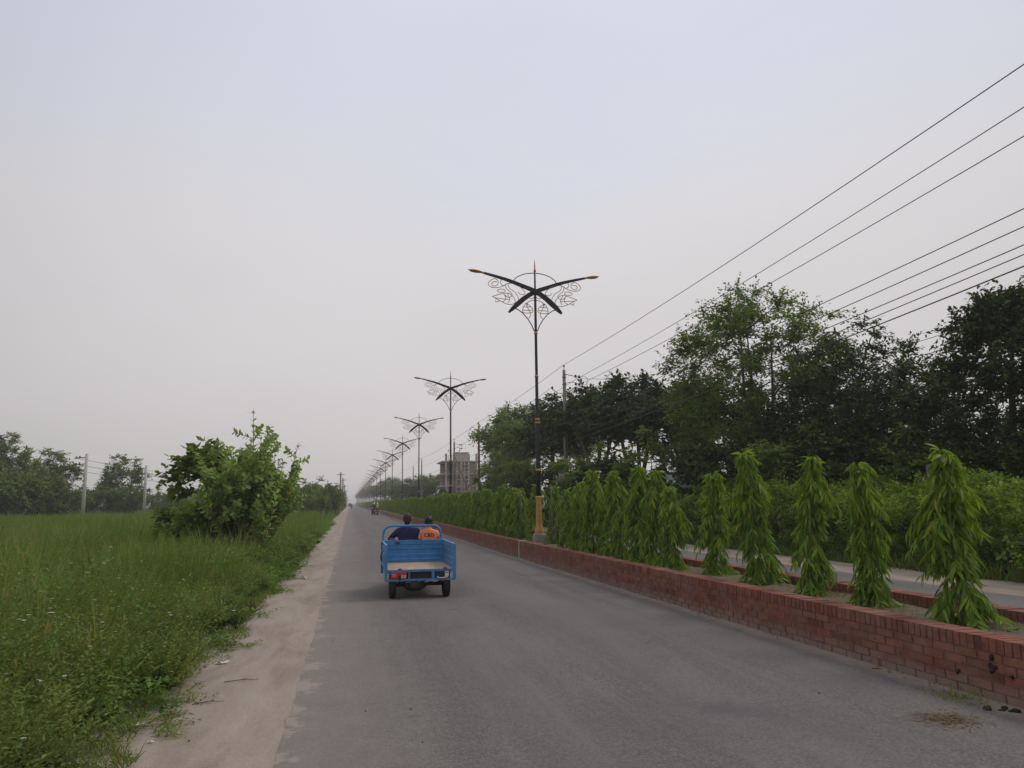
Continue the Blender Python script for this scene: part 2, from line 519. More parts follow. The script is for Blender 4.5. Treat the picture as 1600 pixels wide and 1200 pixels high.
# ------------------------------------------------------------------ camera (1.65 m eye, road runs along +Y)
pitch, yaw, roll = 0.15206295, 0.20724767, R(0.7)
cam = bpy.data.cameras.new('camera')
cam.sensor_fit = 'HORIZONTAL'; cam.sensor_width = 36.0
cam.lens = 36.0 * 1200 / 1600
cam.clip_start = 0.05; cam.clip_end = 6000
co = bpy.data.objects.new('camera', cam); col.objects.link(co)
fw = Vector((math.sin(yaw) * math.cos(pitch), math.cos(yaw) * math.cos(pitch), math.sin(pitch)))
r0 = Vector((math.cos(yaw), -math.sin(yaw), 0)); u0 = r0.cross(fw)
rr = r0 * math.cos(roll) - u0 * math.sin(roll); uu = r0 * math.sin(roll) + u0 * math.cos(roll)
mw = Matrix((rr, uu, -fw)).transposed().to_4x4()
mw.translation = (0, 0, 1.65)
co.matrix_world = mw
scene.camera = co
def ray(px, py):
    a = (px - 800) / 1200; b = (600 - py) / 1200
    return fw + rr * a + uu * b
def at(px, py, Y):
    d = ray(px, py); t = Y / d.y
    return Vector((d.x * t, Y, 1.65 + d.z * t))
def on_ground(px, py, z=0.0):
    d = ray(px, py); t = (z - 1.65) / d.z
    return Vector((d.x * t, d.y * t, z))

# ------------------------------------------------------------------ world, sun, haze
w = bpy.data.worlds.new('World'); scene.world = w; w.use_nodes = True
wt = w.node_tree; wn = wt.nodes; wl = wt.links
bg = wn['Background']
sky = wn.new('ShaderNodeTexSky'); sky.sky_type = 'NISHITA'; sky.sun_disc = False
SUN_EL, SUN_AZ = R(50), R(75)
sky.sun_elevation = SUN_EL; sky.sun_rotation = SUN_AZ
sky.air_density = 1.0; sky.dust_density = 4.0; sky.ozone_density = 2.0
tc = wn.new('ShaderNodeTexCoord')
sep = wn.new('ShaderNodeSeparateXYZ'); wl.new(tc.outputs['Generated'], sep.inputs[0])
nz = wn.new('ShaderNodeTexNoise'); nz.inputs['Scale'].default_value = 2.1; nz.inputs['Detail'].default_value = 5
nz.inputs['Roughness'].default_value = .45
mpw = wn.new('ShaderNodeMapping'); mpw.inputs['Scale'].default_value = (1, 1, 2.2); mpw.inputs['Location'].default_value = (.3, .1, .4)
wl.new(tc.outputs['Generated'], mpw.inputs['Vector']); wl.new(mpw.outputs[0], nz.inputs['Vector'])
madd = wn.new('ShaderNodeMath'); madd.operation = 'MULTIPLY_ADD'; madd.inputs[1].default_value = .42; madd.inputs[2].default_value = -.21
wl.new(nz.outputs['Fac'], madd.inputs[0])
zz = wn.new('ShaderNodeMath'); zz.operation = 'ADD'; wl.new(sep.outputs['Z'], zz.inputs[0]); wl.new(madd.outputs[0], zz.inputs[1])
cr = wn.new('ShaderNodeValToRGB')
stops = [(0.0, (.552, .526, .528)), (.16, (.615, .582, .584)), (.34, (.662, .638, .642)), (.52, (.62, .645, .735)), (.72, (.68, .71, .79)), (1.0, (.95, .96, 1.0))]
els = cr.color_ramp.elements
while len(els) < len(stops): els.new(.5)
for e_, (p_, c_) in zip(els, stops): e_.position = p_; e_.color = (*c_, 1)
wl.new(zz.outputs[0], cr.inputs['Fac'])
# thin overcast: a little of the clear sky shows through; brighter bank of cloud up the road
dt = wn.new('ShaderNodeVectorMath'); dt.operation = 'DOT_PRODUCT'
dt.inputs[1].default_value = Vector((.22, .93, .30)).normalized()
wl.new(tc.outputs['Generated'], dt.inputs[0])
mr = wn.new('ShaderNodeMapRange'); mr.inputs[1].default_value = .60; mr.inputs[2].default_value = 1.0
mr.inputs[3].default_value = .74; mr.inputs[4].default_value = 1.07; mr.interpolation_type = 'SMOOTHSTEP'
wl.new(dt.outputs['Value'], mr.inputs[0])
sc_ = wn.new('ShaderNodeVectorMath'); sc_.operation = 'SCALE'
wl.new(cr.outputs['Color'], sc_.inputs[0]); wl.new(mr.outputs[0], sc_.inputs['Scale'])
sk = wn.new('ShaderNodeVectorMath'); sk.operation = 'SCALE'; sk.inputs['Scale'].default_value = .10
wl.new(sky.outputs[0], sk.inputs[0])
mx = wn.new('ShaderNodeMix'); mx.data_type = 'RGBA'; mx.inputs[0].default_value = .90
wl.new(sk.outputs[0], mx.inputs[6]); wl.new(sc_.outputs[0], mx.inputs[7])
wl.new(mx.outputs[2], bg.inputs['Color'])
bg.inputs['Strength'].default_value = 1.0

sun = bpy.data.lights.new('sun', 'SUN'); sun.energy = 1.0; sun.angle = R(20); sun.color = (1, .95, .89)
so = bpy.data.objects.new('sun', sun); col.objects.link(so)
so.rotation_euler = (R(90) - SUN_EL, 0, R(180) - SUN_AZ)

hz = MB(); hz.box((0, 1180, 6.2), (3300, 3300, 14.6))
hm = bpy.data.materials.new('haze_air'); hm.use_nodes = True
ht = hm.node_tree; ht.nodes.remove(ht.nodes['Principled BSDF'])
pv = ht.nodes.new('ShaderNodeVolumePrincipled')
pv.inputs['Color'].default_value = (.93, .92, .94, 1); pv.inputs['Density'].default_value = .00075
pv.inputs['Anisotropy'].default_value = .2
ht.links.new(pv.outputs[0], ht.nodes['Material Output'].inputs['Volume'])
tag(hz.build('haze', hm), 'pale grey evening haze filling the air over the road', 'haze', kind='stuff')

# ------------------------------------------------------------------ ground, roads
def shift(Y):
    if Y >= 28: return 0.0
    k = (28 - Y) / 23
    return .30 * k ** 1.2
def strip(name, xl, xr, y0, y1, z, mat, nx=6, edge=0.0, seed=1, grow=1.03, step=.12, lab=None):
    """a sheet that follows the road; ragged outer edges"""
    g = np.random.default_rng(seed)
    ys = [y0]; st = step
    while ys[-1] < y1:
        ys.append(ys[-1] + st)
        if ys[-1] > 12: st *= grow
    vs = []; fs = []; dl = []; dr = []
    def rag(i):
        return 0.0
    nl = 0; nr = 0; jl = []; jr = []
    for y in ys:
        nl = nl * .85 + g.normal() * .5; nr = nr * .85 + g.normal() * .5
        jl.append(nl * edge + g.normal() * edge * .35); jr.append(nr * edge + g.normal() * edge * .35)
    for i, y in enumerate(ys):
        a = xl(y) + jl[i]; b = xr(y) + jr[i]
        for k in range(nx + 1):
            x = a + (b - a) * k / nx
            vs.append((x, y, z)); dl.append(x - xl(y)); dr.append(xr(y) - x)
    for i in range(len(ys) - 1):
        for k in range(nx):
            q = i * (nx + 1) + k
            fs.append((q, q + 1, q + nx + 2, q + nx + 1))
    me = bpy.data.meshes.new(name); me.from_pydata(vs, [], fs); me.materials.append(mat)
    for n_, d_ in (('dl', dl), ('dr', dr)):
        at_ = me.attributes.new(n_, 'FLOAT', 'POINT'); at_.data.foreach_set('value', np.array(d_, np.float32))
    return tag(link(name, me), kind='structure')

g_ = MB(); n_ = 2
g_.add([(-1600, -420, 0), (1600, -420, 0), (1600, 2780, 0), (-1600, 2780, 0)], [(0, 1, 2, 3)])
tag(g_.build('ground', M['ground']), kind='structure')
strip('sand_shoulder', lambda y: -2.0, lambda y: -.2, -3, 1200, .004, M['sand'], 4, .05, 3)
strip('far_shoulder', lambda y: 10.4 + shift(y), lambda y: 12.35 + shift(y), -3, 1200, .004, M['sand'], 4, .09, 4)
strip('road', lambda y: -.43, lambda y: 4.86 + shift(y), -3, 1200, .008, M['asphalt'], 10, 0.012, 5)
strip('far_road', lambda y: 6.2 + shift(y), lambda y: 10.8 + shift(y), -3, 1200, .008, M['asphalt2'], 8, .02, 6)

# ------------------------------------------------------------------ median: two brick walls, soil between
def brick_wall(name, xc, y_geo, label, seed, joints):
    g = random.Random(seed)
    root = empty(name, (0, 0, 0))
    tag(root, label, 'brick wall')
    H, Wd = .385, .24
    core = MB(); br = MB(); cp = MB()
    # mortar core follows the slight bend of the road
    def sweep(mb, hw, z0, z1, y0, y1, stp):
        ys = []; y = y0
        while y < y1: ys.append(y); y += stp
        ys.append(y1)
        vs = []; fs = []
        for y in ys:
            x = xc + shift(y)
            vs += [(x - hw, y, z0), (x + hw, y, z0), (x + hw, y, z1), (x - hw, y, z1)]
        for i in range(len(ys) - 1):
            for k in range(4):
                k2 = (k + 1) % 4
                fs.append((i * 4 + k, i * 4 + 4 + k, i * 4 + 4 + k2, i * 4 + k2))
        fs += [(0, 1, 2, 3), tuple(len(vs) - 4 + k for k in (3, 2, 1, 0))]
        mb.add(vs, fs)
    br.cur = 1; sweep(br, Wd / 2 - .006, -.05, H, -3, y_geo, 2.0)
    br.cur = 2; sweep(br, Wd / 2, -.05, H, y_geo, 1150, 8.0)
    br.cur = 0
    cp.cur = 1; sweep(cp, Wd / 2 - .008, H, H + .105, -3, y_geo, 2.0)
    cp.cur = 2; sweep(cp, Wd / 2 + .002, H, H + .115, y_geo, 1150, 8.0)
    cp.cur = 0
    def tintv():
        k = g.uniform(.80, 1.16)
        if g.random() < .06: k *= .75
        return (k * g.uniform(.95, 1.08), k * g.uniform(.9, 1.12), k * g.uniform(.88, 1.12))
    ch = .077
    for c in range(5):
        y = -1.0 - (.125 if c % 2 else 0)
        while y < y_geo:
            L = .24
            if not any(abs(y + L / 2 - j) < .20 for j in joints):
                for sgn in (-1, 1):
                    br.tint = tintv()
                    jx = g.uniform(-.003, .004)
                    br.box((xc + shift(y) + sgn * (Wd / 2 - .02 + jx), y + L / 2, c * ch + ch / 2 + g.uniform(-.0015, .0015)),
                           (.04, L - g.uniform(.006, .014), ch - .010), (0, 0, g.uniform(-.012, .012)))
            y += L + .010
    y = -1.0
    while y < y_geo:
        if not any(abs(y - j) < .09 for j in joints):
            cp.tint = tintv()
            cp.box((xc + shift(y) + g.uniform(-.004, .004), y, H + .0575 + g.uniform(-.002, .004)),
                   (Wd + .006, .075 - g.uniform(.006, .014), .112), (g.uniform(-.02, .02), 0, g.uniform(-.015, .015)))
        y += .0765
    br.build('brickwork', [M['brick'], M['mortar'], M['brickfar']], root)
    cp.build('coping', [M['brick'], M['mortar'], M['brickfar']], root)
    for j in joints:
        jm = MB(); jm.box((xc + shift(j), j, .237), (Wd + .016, .13, .535))
        jm.build('expansion_joint', M['joint'], root)
    return root
LAMP_Y = [23.4 + 21.55 * k for k in range(34)]
JOINTS = [y - .75 for y in LAMP_Y if y < 460]
brick_wall('brick_wall', 4.86 + .12, 62, 'low red brick kerb wall with upright top bricks beside the asphalt lane', 1, JOINTS)
brick_wall('brick_wall', 6.42, 40, 'brick kerb wall behind the young trees, facing the second carriageway', 2, JOINTS)
def soilstrip():
    ys = np.concatenate([np.arange(-3, 30, .4), np.arange(30, 1150, 12)])
    g = np.random.default_rng(3); vs = []; fs = []; nx = 6
    for y in ys:
        for k in range(nx + 1):
            x = 5.08 + (6.32 - 5.08) * k / nx
            vs.append((x + shift(y), y, .40 + g.normal() * .012 - (.02 if k in (0, nx) else 0)))
    for i in range(len(ys) - 1):
        for k in range(nx):
            q = i * (nx + 1) + k
            fs.append((q, q + 1, q + nx + 2, q + nx + 1))
    me = bpy.data.meshes.new('median_soil'); me.from_pydata(vs, [], fs); me.materials.append(M['soil'])
    tag(link('median_soil', me), kind='structure')
soilstrip()

# ------------------------------------------------------------------ plants
def mast_variant(seed, hgt=1.75, n_br=66, wide=1.0):
    g = np.random.default_rng(seed)
    tr = MB()
    lean = g.normal(size=2) * .05
    pts = [(lean[0] * t * t, lean[1] * t * t, hgt * t - .03) for t in (0, .25, .5, .75, .95)]
    tr.tube(pts, [.022, .019, .016, .011, .005], 6)
    S = Scatter()
    P = []; D = []; T = []; Ln = []
    gap = g.uniform(.2, .45)
    ph = g.uniform(0, 6.28, 4)
    def lob(a_, t_): return (.9 + .26 * math.sin(a_ + ph[0] + 6 * t_) + .20 * math.sin(13 * t_ + ph[1]) + .18 * math.sin(2 * a_ + 21 * t_ + ph[2])) * (1.35 if g.random() < .07 else 1)
    for b in range(n_br):
        t = (b + g.uniform(0, 1)) / n_br
        t = t ** .92
        if abs(t - gap) < .04 and g.random() < .4: continue
        az = g.uniform(0, 2 * math.pi)
        prof = (.40 - .15 * t) * (1.0 - .30 * math.exp(-((t - gap) / .10) ** 2)) * (1 if t < .86 else .62) * lob(az, t)
        ln = prof * g.uniform(.55, 1.12) * wide
        z0 = .02 + t * hgt * .985
        a = np.array([math.cos(az), math.sin(az), 0])
        nl = max(8, int(19 * ln / .35))
        out = ln
        for i in range(nl):
            s = .30 + .70 * ((i + .6) / nl)
            rise = .13 * math.sin(min(1, s * 1.3) * math.pi * .5) - .34 * s * s * (0.6 + .6 * ln / .4)
            p = a * out * s + np.array([lean[0] * t * t, lean[1] * t * t, z0 + rise * ln / .4 * .9])
            side = np.array([-a[1], a[0], 0]) * (1 if i % 2 else -1)
            d = a * g.uniform(.35, .9) + side * g.uniform(.25, .85) + np.array([0, 0, -g.uniform(.65, 1.5)])
            if p[2] < .10: d[2] *= .25
            P.append(p); D.append(d); Ln.append(g.uniform(.10, .185) * (1 if t < .85 else .9))
            yel = max(0, t - .5) * 1.0 + max(0, g.normal() * .3 + .1)
            k = g.uniform(.6, 1.3)
            if g.random() < .018: T.append((k * 2.2, k * 1.1, k * 1.0))
            else: T.append((k * (1 + .55 * yel), k * (1 + .30 * yel), k * (1 - .1 * yel)))
    # short inner leaves that close the column around the stem
    for b in range(260):
        t = g.uniform(0.02, .97); az = g.uniform(0, 6.28); r_ = (.20 - .12 * t) * g.uniform(.3, 1)
        P.append(np.array([math.cos(az) * r_ + lean[0] * t * t, math.sin(az) * r_ + lean[1] * t * t, t * hgt + .05]))
        D.append(np.array([math.cos(az) * .7, math.sin(az) * .7, -g.uniform(.5, 1.3)])); Ln.append(g.uniform(.12, .18)); k = g.uniform(.6, 1.1); T.append((k, k, k))
    P = np.array(P); D = np.array(D); Ln = np.array(Ln)
    # young upright tip leaves that nod over
    nt = 14
    az = g.uniform(0, 6.28, nt)
    Pt = np.stack([np.cos(az) * .03 + lean[0], np.sin(az) * .03 + lean[1], hgt * g.uniform(.93, 1.0, nt)], 1)
    Dt = np.stack([np.cos(az) * .9, np.sin(az) * .9, g.uniform(-.9, .5, nt)], 1)
    P = np.concatenate([P, Pt]); D = np.concatenate([D, Dt]); Ln = np.concatenate([Ln, g.uniform(.12, .18, nt)])
    T = np.concatenate([np.array(T), np.tile([1.55, 1.35, .9], (nt, 1))])
    D = D / np.linalg.norm(D, axis=1, keepdims=True)
    over = np.minimum(0, P[:, 2] + D[:, 2] * Ln - .01)
    D[:, 2] -= over / np.maximum(Ln, .01)
    ups = np.stack([P[:, 0], P[:, 1], np.full(len(P), .35)], 1) + g.normal(size=P.shape) * .25
    S.add(L_LANCE, P, D, ups, Ln, Ln * g.uniform(.72, 1.10, len(P)), T, -g.uniform(0, .25, len(P)))
    return tr.mesh('trunk', M['stem']), S.mesh('foliage', M['mast'])

mast_v = [mast_variant(100 + i, 1.72, 112 if i < 6 else 104, (.92, .95, .85, 1.0, .82, .95, 1.0, .9)[i]) for i in range(8)]
near = [(6.75, 5.86, 1.02, 0, 'young mast tree with a broad drooping skirt of leaves, widest of the row'),
        (8.15, 5.93, .98, 1, 'young mast tree with one low leaf spray sticking out sideways'),
        (9.5, 5.97, 1.07, 2, 'young mast tree with nodding pale tip, between two well spaced neighbours'),
        (10.78, 5.98, 1.15, 3, 'young mast tree with a bare patch of trunk showing low down'),
        (12.3, 6.02, 1.0, 4, 'shorter slim mast tree standing at the dense end of the leafy row')]
GM = 'young mast trees along the brick median'
gm = random.Random(5)
def add_mast(x, y, sc, v, lab, rz):
    o = empty('mast_tree', (x, y, .39), rz)
    o.scale = (sc * gm.uniform(.86, 1.1), sc * gm.uniform(.86, 1.1), sc)
    o.rotation_euler = (gm.gauss(0, .035), gm.gauss(0, .035), rz)
    tag(o, lab, 'tree', GM)
    link('trunk', mast_v[v][0], o); link('foliage', mast_v[v][1], o)
for (y, x, sc, v, lab) in near: add_mast(x + .07, y, sc, v, lab, gm.uniform(0, 6))
y = 13.35
LAB_MID = 'young drooping mast tree packed in the leafy row before the gold lamp foot'
LAB_FAR = 'young mast tree packed in the long hedge row beyond the gold lamp foot'
while y < 240:
    if all(not (-(2.0 if L < 30 else .25) < y - L < (.45 if L < 30 else .25)) for L in LAMP_Y):
        add_mast(5.62 + shift(y) + gm.uniform(-.10, .12), y, gm.uniform(.88, 1.16) if y < 30 else gm.uniform(.9, 1.08), gm.randrange(8), LAB_MID if y < 23 else LAB_FAR, gm.uniform(0, 6))
    y += gm.uniform(.78, 1.02) if y < 40 else gm.uniform(.92, 1.12)
add_mast(5.98, LAMP_Y[0] - .8, .98, 3, LAB_MID, 1.0)
# the far end of the hedge row reads as one mass
def far_hedge():
    n = 16000; S = Scatter()
    yy = 240 + (760 - 240) * rng.uniform(0, 1, n) ** 1.4
    P = np.stack([5.68 + rng.normal(size=n) * .3, yy, .45 + rng.uniform(0, 1.7, n)], 1)
    D = unit(n); D[:, 2] = -abs(D[:, 2]) - .4
    k = rng.uniform(.6, 1.2, n)[:, None] * np.array([1.1, 1, .9])
    S.add(L_SIMPLE, P, D, unit(n), .7, .55, k)
    tag(link('hedge', S.mesh('hedge', M['mast'])), 'far end of the green median hedge where it fades into the haze', 'hedge', kind='stuff')
far_hedge()

def tree_variant(seed, H, rad, base, n_cl, twigs, leaves, leaf=.16, shape='round', mat='tree', trunk_r=.16, lw=1.0, cl_r=.9, limbs=8, tipup=.2, forks=1):
    """tapered trunk, limbs and a crown of leafy twigs gathered in clumps"""
    g = np.random.default_rng(seed)
    tb = MB()
    cz = base + (H - base) * .5
    # clump centres
    C = []
    tries = 0
    while len(C) < n_cl and tries < 6000:
        tries += 1
        d = g.normal(size=3); d /= np.linalg.norm(d)
        rr_ = g.uniform(.25, 1) ** .45
        p = d * rr_
        if shape == 'umbrella':
            p[2] = abs(p[2]) * .9 - .35 + .25 * g.normal() * .5
        elif shape == 'cone':
            hz_ = (p[2] + 1) / 2
            p[:2] *= (1.15 - .8 * hz_)
        elif shape == 'low':
            p[2] = p[2] if p[2] > -.9 else -.9
        q = np.array([p[0] * rad, p[1] * rad, cz + p[2] * (H - base) / 2])
        q += g.normal(size=3) * rad * .05
        C.append(q)
    C = np.array(C)
    # trunk & limbs
    tops = []
    th = base + (H - base) * .45
    n_stem = forks
    prim = []
    for sidx in range(n_stem):
        a0 = g.uniform(0, 6.28); off = .0 if n_stem == 1 else rad * .3
        px, py = math.cos(a0) * off, math.sin(a0) * off
        pts = [Vector((0, 0, -.1)), Vector((px * .25 + g.normal() * .05, py * .25, th * .35)), Vector((px * .7 + g.normal() * .1, py * .7 + g.normal() * .1, th * .7)), Vector((px + g.normal() * .15, py + g.normal() * .15, th)), Vector((px * 1.2 + g.normal() * .3, py * 1.2 + g.normal() * .3, base + (H - base) * .78))]
        tr_ = trunk_r if n_stem == 1 else trunk_r * .75
        tb.tube(pts, [tr_ * 1.25, tr_, tr_ * .82, tr_ * .6, tr_ * .2], 7)
        prim += pts[2:]
    nodes = list(prim)
    order = np.argsort(np.linalg.norm(C - np.array([0, 0, th]), axis=1))
    for k in order[::max(1, len(order) // max(1, limbs * 3))]:
        c = Vector(C[k])
        s = min(nodes, key=lambda q: (q - c).length + max(0, q.z - c.z) * 1.2)
        mid = (s + c) * .5 + Vector((g.normal() * .12, g.normal() * .12, .06 * (c - s).length))
        r1 = trunk_r * .30 if s in prim else trunk_r * .17
        tb.tube([s, mid, c], [r1, r1 * .6, r1 * .25], 5, cap=False)
        nodes += [mid, c]
    S = Scatter()
    n = n_cl * twigs
    ci = np.repeat(np.arange(n_cl), twigs)
    ctone = g.uniform(.65, 1.25, n_cl)
    cyel = np.maximum(0, g.normal(size=n_cl) * .12)
    out = C - np.array([0, 0, cz - (H - base) * .25]); out /= np.linalg.norm(out, axis=1, keepdims=True)
    td = unit(n, g) + out[ci] * .5; td[:, 2] = td[:, 2] * .75 + tipup
    td /= np.linalg.norm(td, axis=1, keepdims=True)
    tl = cl_r * g.uniform(.5, 1.15, n)
    P = []; D = []; U = []; L = []; T = []
    for j in range(leaves):
        s = (j + g.uniform(.2, .8, n)) / leaves
        p = C[ci] + td * (tl * s)[:, None]
        p[:, 2] -= .18 * tl * s * s
        p += g.normal(size=p.shape) * .03
        sd = np.cross(td, np.array([0, 0, 1.0])) * (1 if j % 2 else -1)
        d = td * .6 + sd * .8 + g.normal(size=p.shape) * .35
        d[:, 2] -= .3
        P.append(p); D.append(d); U.append(np.array([0, 0, 1.0]) + g.normal(size=p.shape) * .45)
        L.append(leaf * g.uniform(.7, 1.25, n))
        k = ctone[ci] * g.uniform(.75, 1.2, n) 
        yl = cyel[ci] + .12 * s
        T.append(np.stack([k * (1 + yl * 1.2), k * (1 + yl * .6), k * np.ones(n)], 1))
    P = np.concatenate(P); D = np.concatenate(D); U = np.concatenate(U); L = np.concatenate(L); T = np.concatenate(T)
    S.add(L_SIMPLE, P, D, U, L, L * lw, T)
    return tb.mesh('trunk', M['bark']), S.mesh('crown', M[mat])

def place_tree(name, meshes, x, y, lab, cat='tree', group=None, sc=1.0, rz=0.0, z=0.0, parts=('trunk', 'crown'), sz=None):
    o = empty(name, (x, y, z), rz); o.scale = (sc, sc, sz or sc)
    tag(o, lab, cat, group)
    for n_, m_ in zip(parts, meshes): link(n_, m_, o)
    return o

def gx(px, Y):
    return at(px, 700, Y).x
GT = 'roadside trees beyond the second carriageway'
tA = tree_variant(1, 11.5, 4.4, 2.4, 270, 16, 13, .155, 'round', 'tree', .17, 1.0, 1.05, 12, .1, 3)
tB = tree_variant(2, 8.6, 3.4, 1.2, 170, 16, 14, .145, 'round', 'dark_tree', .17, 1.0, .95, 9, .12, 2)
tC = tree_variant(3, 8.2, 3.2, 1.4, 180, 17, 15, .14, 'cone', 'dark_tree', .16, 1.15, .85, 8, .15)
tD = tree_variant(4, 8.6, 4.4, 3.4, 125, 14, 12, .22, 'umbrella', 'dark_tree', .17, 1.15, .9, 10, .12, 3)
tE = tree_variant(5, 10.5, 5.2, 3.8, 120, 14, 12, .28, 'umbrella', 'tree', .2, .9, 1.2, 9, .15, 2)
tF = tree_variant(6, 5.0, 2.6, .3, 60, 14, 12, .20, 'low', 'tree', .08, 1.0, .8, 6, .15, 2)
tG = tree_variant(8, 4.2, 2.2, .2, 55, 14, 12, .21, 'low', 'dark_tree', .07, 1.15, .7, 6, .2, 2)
place_tree('shade_tree', tA, gx(1190, 33), 33, 'tall airy tree with pale green top rising highest, crossed by the overhead wires', 'tree', GT)
place_tree('shade_tree', tB, gx(1372, 26), 26.5, 'dark bushy tree between the tallest tree and the dense one by the picture edge', 'tree', GT, .97, 1.0)
place_tree('shade_tree', tC, gx(1590, 20), 20, 'dense dark upright tree at the edge of the picture, above the bright shrubs', 'tree', GT, 1.02, .4)
place_tree('shade_tree', tB, gx(1300, 31), 31, 'dark leafy tree tucked behind the bushy tree, filling the shade below the wires', 'tree', GT, .95, 3.1)
place_tree('shade_tree', tB, gx(1470, 25), 26.5, 'dark shorter tree in the dip beside the dense upright tree', 'tree', GT, .76, 4.4)
place_tree('flat_topped_tree', tD, gx(1005, 45), 46, 'flat topped dark tree with forked bare limbs just past the concrete pole', 'tree', GT, 1.17, .3)
place_tree('flat_topped_tree', tD, gx(1085, 42), 42, 'flat topped dark tree joining the crown of the tallest tree', 'tree', GT, 1.06, 2.2)
place_tree('flat_topped_tree', tD, gx(925, 56), 56, 'flat topped dark tree directly behind the concrete pole with its stay', 'tree', GT, 1.26, 4.0)
place_tree('feathery_tree', tE, gx(832, 76), 76, 'feathery green tree crossed by the first lamp post, wide and loose', 'tree', GT, 1.17, .5)
place_tree('feathery_tree', tE, gx(862, 66), 68, 'feathery tree with bright green top between first lamp and concrete pole', 'tree', GT, 1.0, 2.5)
for i, (px, Y, m, sc, lab) in enumerate([
        (790, 62, tF, 1.05, 'dark round bush under the feathery tree, by the lamp post'),
        (850, 50, tG, 1.0, 'dense bush at the foot of the concrete pole'),
        (915, 40, tF, .85, 'olive green bush beside the foot of the concrete pole'),
        (965, 38, tG, .95, 'broad leaved bush below the flat topped trees, over the hedge'),
        (1030, 36, tF, .95, 'grey green bush below the forked flat topped tree'),
        (1090, 33, tG, .95, 'grey green leafy bush right above the hedge, by the pale shed'),
        (1150, 30, tG, 1.0, 'dark bush at the foot of the tallest tree'),
        (1240, 26, tF, .80, 'dark bush filling the shade behind the bright shrubs'),
        (1330, 24, tG, .95, 'dark bush behind the spaced mast trees, under the bushy tree'),
        (1450, 21.5, tF, .72, 'dark bush behind the bright shrubs, below the dip in the crowns'),
        (1560, 20, tG, .85, 'dark bush beneath the dense upright tree')]):
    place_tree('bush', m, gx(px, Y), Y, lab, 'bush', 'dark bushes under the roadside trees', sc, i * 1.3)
# trees further up the road on that side
GR = 'distant trees up the road on the wire side'
gr = random.Random(9)
LABR = 'hazy flat crowned tree far up the road behind the row of lamps'
for (px, Y, sc) in ((790, 118, .8), (800, 105, .9), (655, 190, .85), (632, 210, .8), (676, 172, .8), (612, 250, 1.0), (640, 240, .9), (600, 300, 1.0), (590, 360, 1.0), (582, 430, 1.0), (576, 500, 1.0), (571, 580, 1.1), (567, 680, 1.1), (605, 275, .9), (586, 400, 1.1), (620, 230, .8)):
    place_tree('roadside_tree', tE if gr.random() < .6 else tD, gx(px, Y), Y, LABR, 'tree', GR, sc, gr.uniform(0, 6))
for (px, Y, sc) in ((768, 90, .9), (785, 84, 1.1), (758, 140, .9), (680, 140, 1.1), (655, 160, 1.2), (635, 190, 1.4), (700, 146, .55), (742, 146, .6)):
    place_tree('bush', tG, gx(px, Y), Y, 'low dark bush up the road behind the far hedge row', 'bush', 'bushes up the road on the wire side', sc, gr.uniform(0, 6))

# left side: trees at the far edge of the field
GL = 'trees along the far edge of the grass field'
tH = tree_variant(11, 7.8, 2.9, .5, 110, 14, 11, .24, 'round', 'far_tree', .14, 1.0, .95, 8, .12, 2)
tI = tree_variant(12, 5.6, 3.4, .1, 100, 14, 11, .25, 'low', 'far_tree', .1, 1.0, .9, 6, .12, 3)
Lf = [(5, 74, tH, 1.1, 'tall loose tree with sprays standing up over the field edge, by the picture side'),
      (38, 78, tI, 1.0, 'mid green bushy tree under the tall loose one'),
      (85, 72, tH, .88, 'round topped dark tree between the loose tree and the concrete pole'),
      (62, 66, tI, .80, 'light green low bush in front of the field trees'),
      (108, 70, tI, .62, 'low spreading bush at the foot of the front field pole'),
      (160, 76, tI, .60, 'low spreading bush just past the front field pole'),
      (195, 80, tH, .88, 'rounded dark tree between the two concrete field poles'),
      (205, 76, tI, .62, 'yellow green bush below the rounded tree by the second field pole'),
      (15, 64, tI, .82, 'dark thicket bush at the field edge beside the picture side'),
      (147, 90, tH, .42, 'small dark tree showing behind the front field pole'),
      (-25, 80, tH, 1.05, 'tall tree mostly cut off by the picture side'),
      (-30, 62, tI, .8, 'thicket bush cut off by the picture side')]
for i, (px, Y, m, sc, lab) in enumerate(Lf):
    Y *= 1.42
    place_tree('field_tree', m, gx(px, Y), Y, lab, 'tree', GL, sc * 1.24, i * 1.7)
for (px, Y, sc) in ((255, 150, .8), (275, 160, .7), (290, 140, .6), (320, 170, .8), (350, 180, .7), (385, 170, .8), (415, 160, .7), (440, 150, .65)):
    place_tree('field_tree', tI, gx(px, Y), Y, 'hazy low tree far behind the flowering shrub', 'tree', 'far low trees behind the shrub', sc, gr.uniform(0, 6))
for i, (px, Y, m, sc, lab) in enumerate([(470, 95, tI, .75, 'low bush on the verge beyond the flowering shrub'), (492, 105, tI, .78, 'dark verge bush between the shrub and the roadside pole'),
                             (512, 110, tI, .86, 'taller dark verge bush just before the roadside pole'), (524, 135, tI, .75, 'bush right beside the far roadside pole'), (505, 88, tI, .5, 'small green bush low on the verge'),
                             (528, 190, tI, .9, 'hazy bush past the roadside pole')]):
    place_tree('verge_bush', m, gx(px, Y) - .8, Y, lab, 'bush', 'bushes on the grassy verge', sc, i * 1.1)
for (px, Y, sc) in ((536, 300, 1.0), (540, 420, 1.2), (542, 560, 1.2), (543.5, 700, 1.3)):
    place_tree('verge_bush', tH, gx(px, Y) - 3, Y, 'hazy tree where the verge meets the end of the road', 'tree', 'hazy trees at the end of the road', sc, gr.uniform(0, 6))

